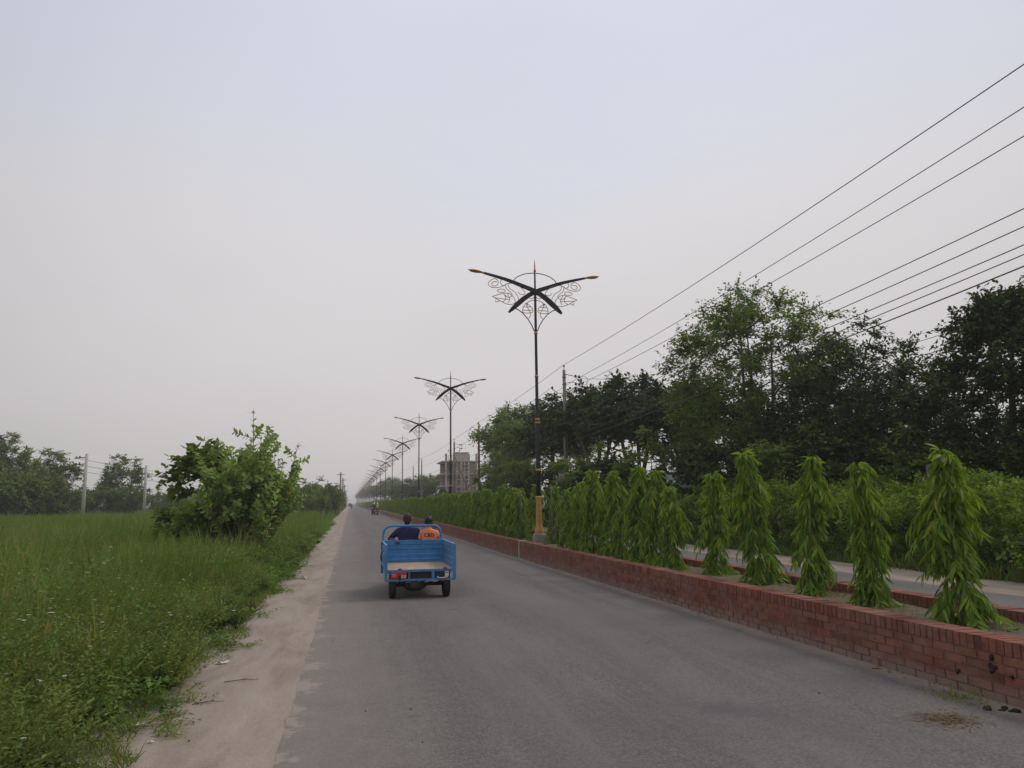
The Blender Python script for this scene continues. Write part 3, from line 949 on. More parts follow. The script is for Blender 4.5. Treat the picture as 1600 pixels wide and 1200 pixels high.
# far woods at the horizon, one hazy mass
def far_woods():
    n = 26000; S = Scatter()
    th = rng.uniform(-1.0, 1.25, n)
    rr_ = rng.uniform(560, 900, n)
    x = np.sin(th) * rr_; yv = np.cos(th) * rr_
    keep = (x < -14) | (x > 26)
    x = x[keep]; yv = yv[keep]; th = th[keep]; m = len(x)
    hh = 4.5 + 2.5 * np.sin(th * 37) + 1.6 * np.sin(th * 91 + 1)
    P = np.stack([x, yv, rng.uniform(0, 1, m) ** .8 * hh], 1)
    k = rng.uniform(.6, 1.2, m)[:, None] * np.ones(3)
    S.add(L_SIMPLE, P, unit(m), unit(m), 3.2, 3.0, k)
    tag(link('far_woods', S.mesh('far_woods', M['far_tree'])), 'distant band of hazy woods along the horizon', 'woods', kind='stuff')
far_woods()

# bright shrubs along the second carriageway
def shrub_variant(seed, H=1.9, rad=1.15, n=3600, leaf=.075, mat='shrub'):
    g = np.random.default_rng(seed)
    tb = MB()
    for k in range(9):
        a = g.uniform(0, 6.28); r_ = rad * g.uniform(.2, .7)
        tb.tube([(g.normal() * .06, g.normal() * .06, -.05), (math.cos(a) * r_ * .5, math.sin(a) * r_ * .5, H * .4), (math.cos(a) * r_, math.sin(a) * r_, H * g.uniform(.7, .95))], [.018, .012, .004], 5)
    S = Scatter()
    ns = 150
    d = unit(ns, g); d[:, 2] = np.abs(d[:, 2]) ** .8 * np.sign(d[:, 2] + .35)
    r_ = g.uniform(.5, 1, ns) ** .5
    bump = 1 + .16 * np.sin(d[:, 0] * 5 + seed) + .14 * np.sin(d[:, 1] * 7 + seed * 2)
    C = np.stack([d[:, 0] * rad * r_ * bump, d[:, 1] * rad * r_ * bump, H * .48 + d[:, 2] * H * .5 * r_ * bump], 1)
    C[:, 2] = np.maximum(C[:, 2], .12)
    ci = g.integers(0, ns, n)
    ct = g.uniform(.6, 1.25, ns)
    s = g.uniform(0, 1, n)
    up = np.stack([d[ci, 0] * .5, d[ci, 1] * .5, np.full(n, .9)], 1)
    P = C[ci] + up * (s * .24)[:, None] + g.normal(size=(n, 3)) * .055
    D = unit(n, g) + d[ci] * .4; D[:, 2] = D[:, 2] * .5 + .05
    L = leaf * g.uniform(.7, 1.3, n)
    k = ct[ci] * g.uniform(.75, 1.2, n) * .88
    yl = np.maximum(0, g.normal(size=n) * .18 + s * .15)
    hfac = np.clip(P[:, 2] / H, 0, 1)
    T = np.stack([k * (1 + yl * 1.2), k * (1 + yl * .5), k], 1)
    S.add(L_SIMPLE, P, D, np.array([0, 0, 1.0]) + g.normal(size=(n, 3)) * .5, L, L * 1.25, T)
    return tb.mesh('stems', M['bark']), S.mesh('foliage', M[mat])
sv = [shrub_variant(40 + i, (1.95, 1.85, 2.1, 1.9)[i], (1.2, 1.1, 1.25, 1.3)[i], 7000) for i in range(4)]
GSH = 'bright green shrubs along the second carriageway'
gs = random.Random(12)
y = 8.0; k = 0
while y < 46:
    x = 13.55 + shift(y) + gs.uniform(-.2, .3)
    place_tree('shrub', sv[k % 4], x, y, 'bright green leafy shrub in the front row of the thicket beside the second road', 'shrub', GSH, gs.uniform(.85, 1.02), gs.uniform(0, 6), 0, ('stems', 'foliage'))
    place_tree('shrub', sv[(k + 2) % 4], x + 1.7 + gs.uniform(-.2, .3), y + .6, 'bright green shrub top showing over the front row of the thicket', 'shrub', GSH, gs.uniform(.98, 1.12), gs.uniform(0, 6), 0, ('stems', 'foliage'))
    y += gs.uniform(1.25, 1.6); k += 1

# crown flower shrub on the verge
def milkweed(seed, H, spread, nst, per, leaf=.17):
    g = np.random.default_rng(seed)
    tb = MB(); S = Scatter(); Fl = Scatter()
    P = []; D = []; U = []; L = []; T = []; fp = []
    for i in range(nst):
        a = g.uniform(0, 6.28); r_ = spread * g.uniform(.1, 1.0) ** .6
        h_ = H * (1 - .36 * (r_ / spread) ** 1.8) * g.uniform(.60, .93)
        if i == 0: r_, h_, a = .15 * spread, H, 1.2
        if i == 1: r_, h_, a = .9 * spread, H * .78, -.2
        if i == 2: r_, h_, a = .42 * spread, H * .9, .5
        if i == 3: r_, h_, a = .95 * spread, H * .72, 3.0
        tip = Vector((math.cos(a) * r_, math.sin(a) * r_, h_))
        base = Vector((g.normal() * .12, g.normal() * .12, -.05))
        mid = base.lerp(tip, .5) + Vector((math.cos(a) * r_ * .18, math.sin(a) * r_ * .18, -.08 * h_))
        path = [base.lerp(mid, t).lerp(mid.lerp(tip, t), t) for t in np.linspace(0, 1, 7)]
        tb.tube(path, [.028, .024, .02, .017, .013, .01, .006], 5)
        for j in range(per):
            s = .42 + .58 * (j + g.uniform(0, .6)) / per
            q = base.lerp(mid, s).lerp(mid.lerp(tip, s), s)
            ax = (mid.lerp(tip, s) - base.lerp(mid, s)).normalized()
            o1 = ax.orthogonal().normalized(); o1 = Matrix.Rotation(g.uniform(0, .5) + j * 1.57, 3, ax) @ o1
            for sg in (1, -1):
                d = o1 * sg + ax * (.35 + .6 * s) + Vector((0, 0, .12 if s > .8 else -.15))
                P.append(q); D.append(d); U.append(ax + Vector(g.normal(size=3) * .25))
                L.append(leaf * g.uniform(.75, 1.2) * (1 if s < .9 else .7))
                kk = g.uniform(.7, 1.15)
                if s > .85: T.append((kk * 1.2, kk * 1.25, kk * 1.0))
                elif g.random() < .012: T.append((5.0, 2.4, .4))
                else: T.append((kk, kk, kk))
        if g.random() < .6:
            for _ in range(7): fp.append(np.array(tip) + g.normal(size=3) * [.05, .05, .03] + [0, 0, -.08])
        # short side shoots
        for _ in range(4):
            s = g.uniform(.45, .92)
            q = base.lerp(mid, s).lerp(mid.lerp(tip, s), s)
            dr_ = Vector((g.normal(), g.normal(), .8)).normalized(); ln = g.uniform(.25, .55)
            e_ = q + dr_ * ln
            tb.tube([q, e_], [.010, .005], 4)
            for j in range(6):
                o1 = dr_.orthogonal().normalized(); o1 = Matrix.Rotation(j * 1.57 + g.uniform(0, .4), 3, dr_) @ o1
                for sg in (1, -1):
                    P.append(q + dr_ * ln * (.25 + .75 * j / 5)); D.append(o1 * sg + dr_ * .6 - Vector((0, 0, .1))); U.append(dr_ + Vector(g.normal(size=3) * .3))
                    L.append(leaf * g.uniform(.7, 1.15)); kk = g.uniform(.65, 1.2); T.append((kk, kk, kk))
    n = len(P)
    S.add(L_OBOV, np.array(P), np.array(D), np.array(U), np.array(L), np.array(L) * 1.0, np.array(T))
    fp = np.array(fp)
    for j in range(5):
        a = 2 * math.pi * j / 5
        D = np.tile([math.cos(a), math.sin(a), .35], (len(fp), 1))
        Fl.add(L_PETAL, fp, D, np.tile([0, 0, 1.0], (len(fp), 1)), .045, .04, (1, .96, 1))
    return tb.mesh('stems', M['stem']), S.mesh('foliage', M['calo']), Fl.mesh('blossoms', M['petal'])
mw_ = milkweed(21, 4.30, 1.42, 76, 15, .155)
place_tree('milkweed_shrub', mw_, -2.72, 22.2, 'big grey green shrub with broad leaves and white flower clusters on the verge', 'shrub', None, 1.0, .3, 0, ('stems', 'foliage', 'blossoms'))
mw2 = milkweed(22, 1.5, .7, 16, 9, .16)
p_ = on_ground(1590, 900)
place_tree('milkweed_shrub', mw2, p_.x, p_.y + .3, 'small pale leaved shrub at the thicket edge by the second road', 'shrub', None, .85, 0, 0, ('stems', 'foliage', 'blossoms'))
tK = tree_variant(31, 3.3, 1.1, .3, 40, 12, 11, .22, 'round', 'tree', .06, 1.15, .65, 7, .15, 3)
place_tree('dark_leaf_shrub', tK, at(338, 760, 25).x, 25.4, 'dark glossy leaved small tree pressed behind the flowering shrub', 'tree', None, 1.1, .8)
tL = tree_variant(32, 2.0, 1.3, .1, 40, 12, 10, .17, 'low', 'tree', .04, 1.0, .5, 5, .15, 3)
place_tree('dark_leaf_shrub', tL, at(312, 800, 23).x, 22.6, 'low dark bush at the foot of the glossy leaved tree in the field', 'bush', None, .85, .8)

# ------------------------------------------------------------------ grass, weeds, flowers on the left
def grass_zone(name, y0, y1, dens, hlo, hhi, wid, tmpl, label, x_in=-1.75, seed=1, margin=4, tone=(1, 1, 1)):
    g = np.random.default_rng(seed)
    area = 0.5 * (.46 * y1 + margin + .46 * y0 + margin) * (y1 - y0)
    n = int(area * dens)
    yy = y0 + (y1 - y0) * g.uniform(0, 1, n)
    xo = -(.46 * yy + margin)
    xx = x_in + (xo - x_in) * g.uniform(0, 1, n)
    clump = np.sin(xx * 1.9 + 1.3 * np.sin(yy * .8)) * np.cos(yy * 1.3 + xx * .7) + .5 * np.sin(xx * 5.1 + yy * 3.7)
    keep = g.uniform(0, 1, n) < (.72 + .28 * clump)
    xx, yy, clump = xx[keep], yy[keep], clump[keep]; n = len(xx)
    edge = np.clip((-1.45 - xx) / 1.2, 0.12, 1)
    hh = (hlo + (hhi - hlo) * g.uniform(0, 1, n) ** 1.3) * edge * (.9 + .16 * clump)
    lean = g.normal(size=(n, 2)) * .36
    D = np.concatenate([lean, np.ones((n, 1))], 1)
    U = np.concatenate([g.normal(size=(n, 2)), np.zeros((n, 1))], 1)
    P = np.stack([xx, yy, np.full(n, -.02)], 1)
    big = np.sin(xx * .35 + 1.1) * np.sin(yy * .22 + .5)
    hh *= 1 + .16 * np.sin(xx * .8 + .7 * yy) * np.sin(yy * .45 + 1)
    k = g.uniform(.72, 1.2, n) * (1 + .12 * clump + .10 * big)
    dry = (g.uniform(0, 1, n) < .05).astype(float) * g.uniform(.3, 1, n)
    T = np.stack([k * (tone[0] + .9 * dry + .1 * big), k * (tone[1] + .15 * dry), k * (tone[2] + .5 * dry)], 1)
    S = Scatter()
    S.add(tmpl, P, D, U, hh, wid * g.uniform(.7, 1.3, n), T, g.uniform(-.45, .1, n))
    return tag(link(name, S.mesh(name, M['grass'])), label, 'grass', kind='stuff')
grass_zone('tall_grass', 2.0, 14, 520, .30, .95, .012, L_BLADE, 'tall wild grass on the verge nearest the viewer', seed=1, x_in=-2.35)
grass_zone('tall_grass', 14, 34, 230, .40, 1.05, .020, L_BLADE2, 'tall wild grass around the flowering shrub', seed=2)
grass_zone('tall_grass', 34, 62, 80, .6, 1.25, .045, L_BLADE2, 'even tall grass over the open field', seed=3, margin=6)
grass_zone('tall_grass', 62, 125, 26, .6, 1.25, .10, L_BLADE2, 'hazy tall grass at the far edge of the field', seed=4, margin=8)
grass_zone('tall_grass', 125, 330, 3, .6, 1.2, .35, L_BLADE2, 'pale distant grass along the verge up the road', seed=5, margin=2)
def stalks():
    """thin flowering stalks standing above the grass"""
    g = np.random.default_rng(66); n = 900; S = Scatter()
    yy = 3.2 + 34 * g.uniform(0, 1, n) ** 1.2
    xx = -2.0 - (.44 * yy + 2.5) * g.uniform(0, 1, n)
    kp = np.sin(xx * 1.3 + yy * .6) + np.sin(yy * .9 - xx * .4) > -.3
    xx, yy = xx[kp], yy[kp]; n = len(xx)
    h = g.uniform(.9, 1.45, n) * np.clip((-1.4 - xx) / 1.6, .5, 1)
    lean = np.concatenate([g.normal(size=(n, 2)) * .22, np.ones((n, 1))], 1); lean /= np.linalg.norm(lean, axis=1, keepdims=True)
    P = np.stack([xx, yy, np.zeros(n)], 1)
    S.add(L_BLADE2, P, lean, unit(n, g), h, np.where(yy < 12, .006, .010), np.stack([g.uniform(1.1, 1.9, n), g.uniform(.9, 1.2, n), g.uniform(1, 1.8, n)], 1), -g.uniform(0, .25, n))
    tip = P + lean * (h * .93)[:, None]
    for j in range(7):
        q = tip - lean * (h * .022 * j)[:, None]
        S.add(L_SIMPLE, q, lean + unit(n, g) * .55, unit(n, g), .07, .022, np.stack([g.uniform(1.5, 2.4, n), g.uniform(1.0, 1.4, n), g.uniform(1.6, 3.2, n)], 1))
    tag(link('grass_stalks', S.mesh('grass_stalks', M['grass'])), 'thin pale seed stalks standing above the wild grass', 'grass', kind='stuff')
    # long arching blades in the corner
    n = 260; S = Scatter()
    yy = g.uniform(4, 16, n); xx = -2.2 - (.46 * yy) * g.uniform(.25, 1, n)
    D = np.concatenate([g.normal(size=(n, 2)) * .55, np.ones((n, 1))], 1)
    k = g.uniform(.9, 1.5, n)
    long_t = leaf_template([(0, .5), (.2, .5), (.4, .45), (.6, .38), (.8, .25), (1, .03)], 2, 0, 0)
    S.add(long_t, np.stack([xx, yy, np.zeros(n)], 1), D, np.concatenate([-D[:, :2], np.zeros((n, 1))], 1), g.uniform(1.1, 1.7, n), .014, np.stack([k, k, k * 1.3], 1), -g.uniform(.3, .75, n))
    tag(link('arching_grass', S.mesh('arching_grass', M['grass'])), 'long arching grass blades leaning out of the verge', 'grass', kind='stuff')
stalks()
def tussocks():
    g = np.random.default_rng(67); S = Scatter()
    n = 420; per = 70
    yy = 3.4 + 36 * g.uniform(0, 1, n) ** 1.15
    xx = -2.2 - (.42 * yy + 2.0) * g.uniform(0, 1, n)
    h = g.uniform(.75, 1.45, n) * np.clip((-1.3 - xx) / 1.3, .55, 1)
    ii = np.repeat(np.arange(n), per); m = n * per
    az = g.uniform(0, 6.28, m); sp = g.uniform(.05, .75, m)
    D = np.stack([np.cos(az) * sp, np.sin(az) * sp, np.ones(m)], 1)
    P = np.stack([xx[ii] + np.cos(az) * .07 * g.uniform(0, 1, m), yy[ii] + np.sin(az) * .07, np.full(m, -.02)], 1)
    tone = g.uniform(.65, 1.35, n); ye = np.maximum(0, g.normal(size=n) * .22)
    k = tone[ii] * g.uniform(.8, 1.2, m)
    T = np.stack([k * (1 + ye[ii]), k * (1 + .3 * ye[ii]), k * (1 + .3 * ye[ii])], 1)
    lt = leaf_template([(0, .5), (.25, .5), (.5, .42), (.75, .28), (1, .03)], 2, 0, 0)
    S.add(lt, P, D, np.stack([-np.cos(az), -np.sin(az), np.zeros(m)], 1), h[ii] * g.uniform(.55, 1.1, m), np.where(yy[ii] < 14, .012, .020), T, -g.uniform(.05, .7, m) * np.sign(1))
    tag(link('grass_tussocks', S.mesh('grass_tussocks', M['grass'])), 'shaggy arching tussocks standing out of the wild grass', 'grass', kind='stuff')
tussocks()
def fringe():
    g = np.random.default_rng(68); n = 9000; S = Scatter()
    yy = 4 + 60 * g.uniform(0, 1, n) ** 1.7
    wob = .13 * np.sin(yy * 1.3) + .09 * np.sin(yy * 3.7) + .05 * np.sin(yy * 9.1)
    xx = -1.42 - .14 * np.clip((11 - yy) / 4, 0, 1) + wob - np.abs(g.normal(size=n)) * .24
    D = np.concatenate([g.normal(size=(n, 2)) * .7, np.ones((n, 1))], 1)
    k = g.uniform(.7, 1.2, n); dry = (g.uniform(0, 1, n) < .2) * g.uniform(.2, .8, n)
    S.add(L_BLADE2, np.stack([xx, yy, np.zeros(n)], 1), D, unit(n, g), g.uniform(.05, .17, n), np.where(yy < 14, .008, .016), np.stack([k * (1 + dry), k * (1 - .05 * dry), k * (1 + .4 * dry)], 1))
    tag(link('fringe_grass', S.mesh('fringe_grass', M['grass'])), 'short grass fringe where the verge meets the sandy shoulder', 'grass', kind='stuff')
fringe()

def weeds(name, n_pl, y0, y1, xa, xb, hlo, hhi, leaf, label, seed, tmpl=L_OVATE, mat='weed', per=34, spread=.16, tone=(1, 1, 1)):
    g = np.random.default_rng(seed)
    yy = y0 + (y1 - y0) * g.uniform(0, 1, n_pl) ** 1.5
    u = g.uniform(0, 1, n_pl)
    xx = xa + (xb - xa) * u
    xx += .16 * np.sin(yy * 2.1) + .1 * np.sin(yy * 5.3)
    hp = (hlo + (hhi - hlo) * g.uniform(0, 1, n_pl)) * np.clip(.25 + u * 1.3, .2, 1)
    S = Scatter()
    n = n_pl * per
    ii = np.repeat(np.arange(n_pl), per)
    s = g.uniform(.08, 1, n) ** .8
    az = g.uniform(0, 6.28, n)
    rad = spread * (1.1 - .6 * s) * g.uniform(.2, 1.2, n) * (.6 + hp[ii])
    lean = g.normal(size=(n_pl, 2)) * .12
    P = np.stack([xx[ii] + np.cos(az) * rad + lean[ii, 0] * s, yy[ii] + np.sin(az) * rad + lean[ii, 1] * s, hp[ii] * s], 1)
    D = np.stack([np.cos(az), np.sin(az), g.normal(size=n) * .35 + .05], 1)
    U = np.array([0, 0, 1.0]) + g.normal(size=(n, 3)) * .35
    L = leaf * g.uniform(.6, 1.3, n)
    pt = g.uniform(.45, 1.3, n_pl); py_ = np.maximum(0, g.normal(size=n_pl) * .25)
    k = pt[ii] * g.uniform(.75, 1.15, n) * .9
    T = np.stack([k * (tone[0] + py_[ii] * 1.0), k * (tone[1] + py_[ii] * .35), k * tone[2]], 1)
    S.add(tmpl, P, D, U, L, L * .95, T)
    # stems
    Ds = np.stack([lean[:, 0], lean[:, 1], hp], 1)
    S.add(L_BLADE2, np.stack([xx, yy, np.zeros(n_pl)], 1), Ds, unit(n_pl, g), hp, .012, (.9, .75, .7))
    tag(link(name, S.mesh(name, M[mat])), label, 'weeds', kind='stuff')
    return xx, yy, hp
def mounds(name, n_pl, y0, y1, xa, xb, hlo, hhi, leaf, label, seed, sprigs=34, per=13, pinn=True, tmpl=L_OVATE, pw=1.35):
    """bushy weeds: sprigs fanning out to a dome, leaflets in rows along them"""
    g = np.random.default_rng(seed)
    yy = y0 + (y1 - y0) * g.uniform(0, 1, n_pl) ** pw
    u = g.uniform(0, 1, n_pl); xx = xa + (xb - xa) * u + .14 * np.sin(yy * 1.7) + .10 * np.sin(yy * 4.1)
    hp = (hlo + (hhi - hlo) * g.uniform(0, 1, n_pl) ** 1.4) * np.clip(.58 + u * 1.0, .45, 1.0)
    ns = n_pl * sprigs; pi = np.repeat(np.arange(n_pl), sprigs)
    az = g.uniform(0, 6.28, ns); tilt = g.uniform(0, 1, ns) ** .7 * 1.05
    ln = hp[pi] * g.uniform(.65, 1.12, ns)
    dirs = np.stack([np.cos(az) * np.sin(tilt), np.sin(az) * np.sin(tilt), np.cos(tilt)], 1)
    B = np.stack([xx[pi], yy[pi], np.zeros(ns)], 1)
    tone = g.uniform(.55, 1.3, n_pl); hue = g.normal(size=n_pl)
    S = Scatter()
    S.add(L_BLADE2, B, dirs, unit(ns, g), ln, .007, np.stack([1.3 * tone[pi], .8 * tone[pi], .9 * tone[pi]], 1), -.15)
    for j in range(per):
        s_ = .30 + .70 * (j + g.uniform(.2, .8, ns)) / per
        p = B + dirs * (ln * s_)[:, None]; p[:, 2] -= .15 * ln * s_ * s_ * np.sin(tilt) * 1.0
        side = np.cross(dirs, np.array([0, 0, 1.0]) + dirs * .01); side /= np.maximum(1e-4, np.linalg.norm(side, axis=1, keepdims=True))
        d = side * (1 if j % 2 else -1) + dirs * .55 + g.normal(size=p.shape) * .3
        k = tone[pi] * g.uniform(.75, 1.2, ns) * .92
        h_ = hue[pi]; yl = np.maximum(0, h_) * .22; br = np.maximum(0, -h_) * .12
        T = np.stack([k * (1 + yl + br), k * (1 + .2 * yl - .25 * br), k * (1 + .2 * br)], 1)
        S.add(tmpl, p, d, np.array([0, 0, 1.0]) + g.normal(size=p.shape) * .4, leaf * g.uniform(.6, 1.25, ns) * (1.1 - .4 * s_), None, T)
    tag(link(name, S.mesh(name, M['weed'])), label, 'weeds', kind='stuff')
    return xx, yy, hp
wx, wy, wh = mounds('weeds', 250, 2.6, 20, -1.72, -3.8, .40, 1.05, .055, 'bushy roadside weeds with small leaves crowding the edge of the sandy shoulder', 51)
mounds('weeds', 110, 3.6, 9.5, -1.80, -3.2, .42, .85, .050, 'dense bushy weeds at the near corner of the verge, hanging over the sand', 63, 40, 13, True, L_OVATE, 1.0)
mounds('lance_weeds', 60, 3.4, 8.5, -1.9, -3.6, .5, .95, .085, 'narrow leaved bright weeds at the near corner of the verge', 64, 22, 13, True, L_LANCE, 1.0)
mounds('weeds', 170, 17, 40, -1.55, -3.2, .35, .95, .085, 'bushy weeds on the road side of the flowering shrub and past it', 65, 26, 11, True, L_OVATE, 1.3)
mounds('tall_weeds', 130, 7, 32, -2.6, -10.5, .75, 1.5, .075, 'taller leafy weed clumps rising unevenly out of the wild grass', 69, 30, 13, True, L_LANCE, 1.1)
mounds('tall_weeds', 70, 9, 27, -1.9, -4.6, .7, 1.25, .085, 'tall broad leaved weeds standing around the foot of the flowering shrub', 70, 24, 11, True, L_OVATE, 1.0)
mounds('fine_weeds', 120, 2.6, 17, -1.55, -3.0, .35, .80, .038, 'finer leaved yellowish weeds between the bushy roadside weeds', 58, 46, 17)
mounds('lance_weeds', 80, 2.6, 15, -1.8, -4.6, .45, 1.0, .10, 'weeds with long narrow leaves scattered along the verge', 59, 18, 12, True, L_LANCE)
weeds('broad_weeds', 150, 2.4, 16, -1.6, -3.4, .30, .70, .070, 'broader leaved weeds scattered through the roadside weeds', 56, per=34, spread=.20, tone=(.85, 1.05, .9))
weeds('creeping_weeds', 900, 2.5, 30, -1.30, -1.9, .04, .20, .028, 'low creeping weeds spilling onto the sand', 52, per=22, spread=.13, tone=(1.1, 1, .8))
weeds('fern_weeds', 120, 2.6, 14, -1.8, -4.4, .45, .95, .085, 'feathery taller weeds among the grass near the viewer', 53, L_LANCE, per=44, spread=.22, tone=(.85, 1.0, .8))
weeds('weeds', 700, 17, 70, -1.5, -3.1, .3, .80, .075, 'bright weeds on the verge past the flowering shrub', 54, per=60, spread=.36, tone=(.95, 1.15, .8))
weeds('weeds', 380, 10, 36, -3.2, -9.5, .55, 1.0, .06, 'weed clumps standing in the wild grass around the shrub', 57, per=60, spread=.3, tone=(.9, 1.08, .9))
def flowers():
    g = np.random.default_rng(61)
    pick = g.permutation(len(wx))[:85]
    S = Scatter(); P = []
    for i in pick:
        for _ in range(g.integers(1, 5)):
            P.append((wx[i] + g.normal() * .16, wy[i] + g.normal() * .16, wh[i] * g.uniform(.85, 1.05) + .03))
    P = np.array(P); n = len(P)
    tilt = g.normal(size=(n, 3)) * .3
    for j in range(5):
        a = 2 * math.pi * j / 5
        S.add(L_PETAL, P, np.array([math.cos(a), math.sin(a), .12]) + tilt * .5, np.array([0, 0, 1.0]) + tilt, .018, .017, (1, 1, 1))
    S.add(L_PETAL, P + [0, -.003, .003], np.tile([0, 1, .0], (n, 1)), np.tile([0, 0, 1.0], (n, 1)), .006, .009, (1, .6, .05))
    tag(link('white_wildflowers', S.mesh('white_wildflowers', M['petal'])), 'tiny white wildflowers dotted over the roadside weeds', 'wildflowers', kind='stuff')
flowers()
# weeds on the soil of the median, the wall foot and under the thicket
def tufts():
    g = np.random.default_rng(71); S = Scatter()
    n = 5200
    yy = 3 + 60 * g.uniform(0, 1, n) ** 1.6
    xx = g.uniform(5.12, 6.28, n) + np.array([shift(v) for v in yy])
    cl = np.sin(xx * 5 + yy * 2.3) + np.sin(yy * 1.1)
    kp = cl > .1; xx, yy = xx[kp], yy[kp]; n = len(xx)
    D = np.concatenate([g.normal(size=(n, 2)) * .6, np.ones((n, 1))], 1)
    S.add(L_BLADE2, np.stack([xx, yy, np.full(n, .39)], 1), D, unit(n, g), g.uniform(.04, .12, n), .009, np.stack([g.uniform(.8, 1.6, n), g.uniform(.8, 1.1, n), g.uniform(.7, 1.2, n)], 1))
    tag(link('median_grass', S.mesh('median_grass', M['grass'])), 'short sparse grass on the soil between the two brick walls', 'grass', kind='stuff')
    S = Scatter(); n = 700
    yy = 4 + 40 * g.uniform(0, 1, n) ** 1.7
    cl = np.sin(yy * 3.1) + np.sin(yy * 1.3 + 1)
    yy = yy[cl > .55]; n = len(yy)
    xx = 4.84 + np.array([shift(v) for v in yy]) - np.abs(g.normal(size=n)) * .06
    D = np.concatenate([g.normal(size=(n, 2)) * .9, np.ones((n, 1))], 1)
    S.add(L_BLADE2, np.stack([xx, yy, np.full(n, .008)], 1), D, unit(n, g), g.uniform(.03, .09, n), .009, np.stack([g.uniform(.9, 2.6, n), g.uniform(.7, 1.1, n), g.uniform(.7, 1.6, n)], 1))
    c0 = on_ground(1500, 1090); n = 160
    P = np.stack([c0.x + g.normal(size=n) * .12, c0.y + g.normal(size=n) * .16, np.full(n, .008)], 1)
    D = np.concatenate([g.normal(size=(n, 2)) * .9, np.ones((n, 1))], 1)
    S.add(L_BLADE2, P, D, unit(n, g), g.uniform(.03, .07, n), .009, np.stack([g.uniform(1.1, 1.8, n), g.uniform(1, 1.3, n), g.uniform(1, 1.6, n)], 1))
    tag(link('wall_foot_weeds', S.mesh('wall_foot_weeds', M['grass'])), 'sparse dry weeds growing along the foot of the brick wall', 'weeds', kind='stuff')
    S = Scatter(); n = 9000
    yy = 6 + 60 * g.uniform(0, 1, n) ** 1.3
    xx = 12.25 + np.array([shift(v) for v in yy]) + np.abs(g.normal(size=n)) * .7
    D = np.concatenate([g.normal(size=(n, 2)) * .5, np.ones((n, 1))], 1)
    S.add(L_BLADE2, np.stack([xx, yy, np.zeros(n)], 1), D, unit(n, g), g.uniform(.1, .45, n), .03, np.stack([g.uniform(.5, 1.1, n), g.uniform(.5, 1.0, n), g.uniform(.6, 1, n)], 1))
    tag(link('verge_grass', S.mesh('verge_grass', M['grass'])), 'dark grass along the foot of the bright shrub thicket', 'grass', kind='stuff')
tufts()

